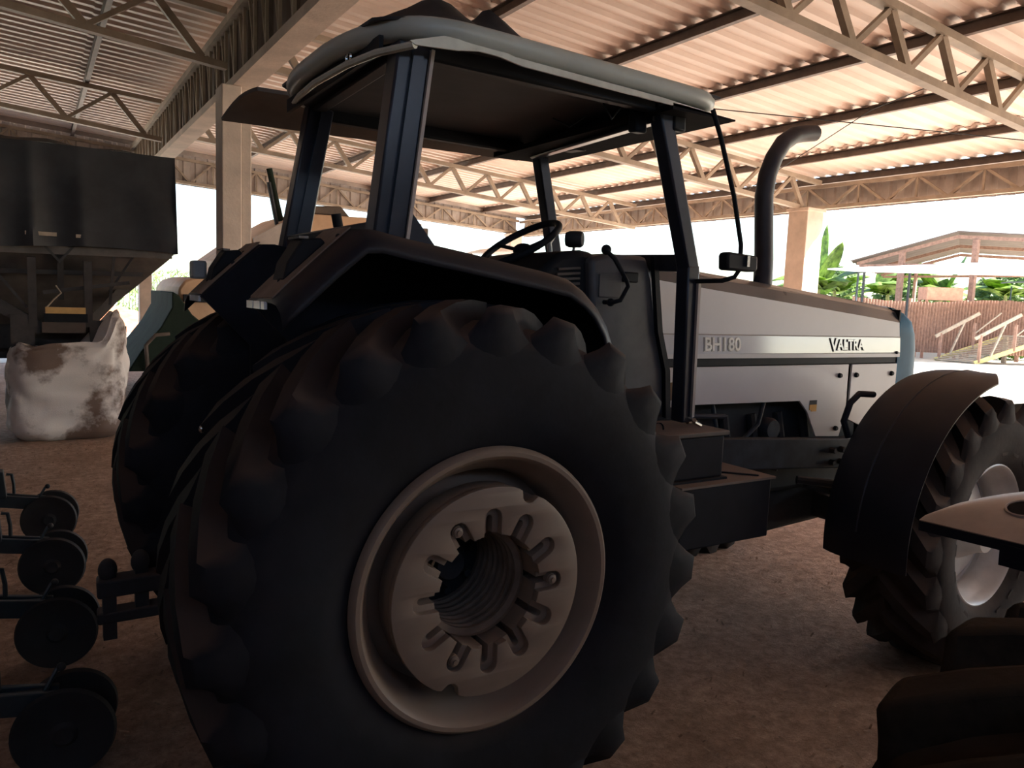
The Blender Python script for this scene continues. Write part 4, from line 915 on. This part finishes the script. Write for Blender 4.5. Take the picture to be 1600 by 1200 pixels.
for i in range(11):
    u = 1.35+i*0.28
    b = MB(); ybar(b, (u, -0.4, 1.04), (u+0.75, -1.7, 1.04), 0.26, 0.04); b.build('platform_plank', M_woodp, RP)
for (u, v) in ((2.1, -1.7), (3.4, -1.7), (4.6, -1.7), (1.4, -0.4), (3.4, -0.4)): ybar(MB(), (u, v, 0), (u, v, 1.02), 0.13, 0.13).build('platform_post', M_woodp, RP)
ybar(MB(), (1.35, -1.7, 0.10), (3.4, -1.7, 0.95), 0.06, 0.05).build('brace', M_woodp, RP)
ybar(MB(), (1.9, -1.75, 0.93), (4.8, -1.75, 0.93), 0.05, 0.14).build('platform_beam', M_woodp, RP)
ybar(MB(), (2.2, -1.0, 1.35), (4.8, -1.0, 1.35), 0.3, 0.16).build('trough', M_woodp, RP)
# open barn
BR = thing('open_barn', 'open barn with a brown pitched roof on posts across the yard', 'barn', yq(1, 4, 0))
M_bark = mat('barn_roof_sheet', (0.13, 0.095, 0.08), 0.7, var=0.2, scale=1.0)
def slope(u0, z0, u1, z1):
    def fn(a, c): return tuple(yq(lerp(u0, u1, a), lerp(2.2, 14.0, c), lerp(z0, z1, a)+0.03*math.sin(c*60)))
    return fn
MB().sheet(slope(-0.55, 5.17, -4.55, 3.93), 6, 60, 0.05).build('roof_slope', M_bark, BR)
MB().sheet(slope(-0.55, 5.17, 5.4, 4.78), 6, 60, 0.05).build('roof_slope', M_bark, BR)
for v in (2.4, 7.5, 13.5):
    qbar(MB(), (-4.3, v, 3.83), (-0.55, v, 4.97), 0.08, 0.14).build('rafter', M_wood, BR); qbar(MB(), (-0.55, v, 4.97), (5.3, v, 4.62), 0.08, 0.14).build('rafter', M_wood, BR)
    qbar(MB(), (-4.2, v, 3.74), (5.2, v, 3.98), 0.08, 0.12).build('tie_beam', M_wood, BR)
for (u, v, zt) in ((0.12, 2.4, 4.85), (-2.55, 2.4, 4.35), (4.6, 4.6, 4.6), (0.12, 13.5, 4.8), (-2.55, 13.5, 4.35), (4.6, 13.5, 4.6)):
    qbar(MB(), (u, v, 0), (u, v, zt), 0.2 if v < 5 else 0.14, 0.2 if v < 5 else 0.14).build('barn_post', M_wood, BR)
# low bright lean-to roof in front
LT = thing('lean_to', 'low white sheet roof on thin posts in front of the barn', 'lean-to', yp(0, -1.2, 0))
def lt(a, c):
    u = lerp(-5.4, 4.4, a); lo = 3.18+0.012*(u+5.4); hi = 3.34+0.075*(u+5.4)
    return tuple(yp(u, lerp(-2.2, 0.2, c), lerp(lo, hi, c)))
MB().sheet(lt, 30, 6, 0.05).build('roof_sheet', mat('white_sheet_roof', (0.80, 0.78, 0.76), 0.4, var=0.06), LT)
for u in (-4.05, -2.3, 4.1): ybar(MB(), (u, 0.0, 0), (u, 0.0, 3.3), 0.07, 0.07).build('post', M_frame, LT)
for u in (-5.2, 4.2): ybar(MB(), (u, -2.1, 0), (u, -2.1, 3.2), 0.05, 0.05).build('post', M_frame, LT)
SH = MB(); SH.sheet(lambda a, c: tuple(yq(lerp(1.6, 5.2, a), lerp(17, 19, c), 3.7+0.25*math.sin(PI*a)-0.45*a)), 12, 4, 0.03)
for u in (1.4, 2.9, 4.2): qbar(SH, (u+0.7, 17.5, 0), (u+0.7, 17.5, 3.5), 0.06, 0.06)
tag(SH.build('shade_net', mat('dark_net', (0.03, 0.05, 0.06), 0.8)), 'dark sagging shade net on posts at the far right', 'shade net')

# plants
M_ban = mat('banana_leaf', (0.10, 0.20, 0.03), 0.45, var=0.35, scale=3, col2=(0.30, 0.45, 0.08))
M_stem = mat('banana_stem', (0.20, 0.22, 0.08), 0.7, var=0.3)
M_bush = mat('bush_leaf', (0.07, 0.14, 0.03), 0.6, var=0.4, scale=2, col2=(0.22, 0.34, 0.09))
for mt in (M_ban, M_bush):
    n = mt.node_tree.nodes; l = mt.node_tree.links; p = n['Principled BSDF']; o = [q for q in n if q.type == 'OUTPUT_MATERIAL'][0]
    t = n.new('ShaderNodeBsdfTranslucent'); mx = n.new('ShaderNodeMixShader'); mx.inputs[0].default_value = 0.45
    l.new(p.inputs['Base Color'].links[0].from_socket, t.inputs['Color']); l.new(p.outputs[0], mx.inputs[1]); l.new(t.outputs[0], mx.inputs[2]); l.new(mx.outputs[0], o.inputs['Surface'])
def banana(u, v, h, n, label, upright=False):
    base = yq(u, v, 0); root = thing('banana_plant', label, 'plant', base, 'banana plants by the barn')
    MB().tube([base, base+Vector((0.05, 0, h*0.4)), base+Vector((0, 0.05, h*0.62))], [0.16, 0.13, 0.07], 10).build('stem', M_stem, root)
    for i in range(n):
        az = 2*PI*i/n+random.uniform(-0.3, 0.3); el = random.uniform(0.5, 1.25); ln = h*random.uniform(0.5, 0.7); wd = 0.26*h*random.uniform(0.8, 1.1)/1.6
        if upright and i == 0: el = 1.5; ln = h*0.62; wd = 0.34
        d = Vector((math.cos(az), math.sin(az), 0)); sd = Vector((-d.y, d.x, 0)); p0 = base+Vector((0, 0, h*0.55))
        def fn(a, c):
            t = a; run = ln*t*math.cos(el); up = ln*(t*math.sin(el)-0.75*t*t*math.cos(el)*0.9)
            ww = wd*math.sin(PI*min(1, 0.05+t*0.95))**0.6*(1-0.2*t); q = (c-0.5)*2
            return tuple(p0+d*run+Vector((0, 0, up-0.25*abs(q)*ww))+sd*(q*ww))
        MB().sheet(fn, 12, 4, 0.008).build('leaf', M_ban, root, ang=80)
banana(-6.0, 3.6, 5.0, 9, 'tall banana plant with one upright leaf beside the concrete column', True)
banana(-7.0, 16.0, 5.4, 8, 'banana plant with arching leaves behind the low white roof')
banana(-4.1, 16.5, 5.2, 8, 'banana plant left of the barn post under the roof')
banana(-1.3, 16.0, 5.0, 8, 'banana plant seen beside the reddish bin')
banana(2.0, 21.0, 5.6, 8, 'banana plant behind the barn at the far right')
def bush(u, v, rx, rz_, n, label, mt=M_bush, grp='bushes behind the yard', pos=None):
    base = pos or yq(u, v, 0); mb = MB()
    mb.tube([base, base+Vector((0, 0, rz_*0.8))], [0.08, 0.03], 6)
    for i in range(n):
        a = random.uniform(0, 2*PI); z = random.uniform(-0.9, 1); r = math.sqrt(max(0, 1-z*z))*random.uniform(0.55, 1.0)
        p = base+Vector((rx*r*math.cos(a), rx*r*math.sin(a), rz_*(1+0.95*z)))
        t = Vector((random.uniform(-1, 1), random.uniform(-1, 1), random.uniform(-0.6, 0.6))).normalized(); s = t.orthogonal().normalized()
        L_ = random.uniform(0.16, 0.34)*(rx/1.6)**0.5; W2 = L_*0.38
        mb.add([p-t*L_, p+s*W2, p+t*L_, p-s*W2], [(0, 1, 2, 3)])
    return tag(mb.build('bush', mt, fix=False), label, 'bush', grp)
bush(-8.6, 24, 2.7, 2.5, 2200, 'green bush farthest left behind the low white roof')
bush(-3.0, 24, 2.7, 2.4, 2200, 'green bush behind the left end of the board fence')
bush(2.6, 26, 2.7, 2.5, 2200, 'green bush behind the reddish bin')
bush(8.6, 26, 2.7, 2.3, 2200, 'green bush behind the shade net')
bush(3.0, 2.3, 1.2, 0.55, 420, 'low green bush under the ramp platform', pos=yp(3.0, 2.2, 0))
# maize field and soil heap beyond the far end
mz = MB(); rnd = random.Random(3)
for i in range(5200):
    x = rnd.uniform(-14, 26); y = 46+rnd.uniform(0, 5); z = rnd.uniform(0.2, 2.5)
    a = rnd.uniform(0, 2*PI); L_ = rnd.uniform(0.25, 0.55); d = Vector((math.cos(a), math.sin(a), rnd.uniform(0.2, 1.6))).normalized(); s = d.orthogonal().normalized()*0.05
    p = Vector((x, y, z)); mz.add([p-s, p+s, p+d*L_], [(0, 1, 2)])
for i in range(260):
    x = -14+40*i/260; mz.tube([(x, 46+rnd.uniform(0, 4), 0), (x, 46+rnd.uniform(0, 4)*0+2, 2.2)], 0.02, 5)
mo = mz.build('maize_plants', M_bush, fix=False); mo['kind'] = 'stuff'; tag(mo, 'green maize field beyond the far end of the shed', 'maize')
def heap(u, v):
    a = 2*PI*u; r = 2.2*v; n_ = NZ.noise(Vector((math.cos(a)*2*v*2, math.sin(a)*2*v*2, 1)))
    return (2.9+r*math.cos(a), 33.5+r*math.sin(a), max(0, 0.9*(1-v)**0.8+0.25*n_*(1-v)))
tag(MB().sheet(heap, 28, 8, 0.01).build('soil_heap', mat('red_soil', (0.42, 0.16, 0.08), 0.95, var=0.3, scale=3)), 'heap of red soil seen beside the far slim column', 'soil heap')

# ------------------------------------------------------------------ litter on the floor
ch = MB(); rnd = random.Random(11)
for i in range(9000):
    t = rnd.random()
    if t < 0.45: x = rnd.uniform(-0.6, 1.6); y = rnd.uniform(2.2, 9.5)
    else: x = rnd.uniform(1.8, 8.5); y = rnd.uniform(1.2, 8.0)
    a = rnd.uniform(0, 2*PI); L_ = rnd.uniform(0.005, 0.018); W2 = rnd.uniform(0.002, 0.006); d = Vector((math.cos(a), math.sin(a), rnd.uniform(-0.2, 0.5))); s = Vector((-math.sin(a), math.cos(a), 0))*W2
    p = Vector((x, y, 0.006)); ch.add([p-d*L_-s, p+d*L_-s, p+d*L_+s, p-d*L_+s], [(0, 1, 2, 3)])
ch.v = [(a, b, max(c, 0.002)) for a, b, c in ch.v]
co = ch.build('chaff', mat('straw_chaff', (0.30, 0.20, 0.14), 0.9, var=0.4, scale=30), fix=False); co['kind'] = 'stuff'; tag(co, 'pale chaff and husks scattered over the dirt floor', 'chaff')
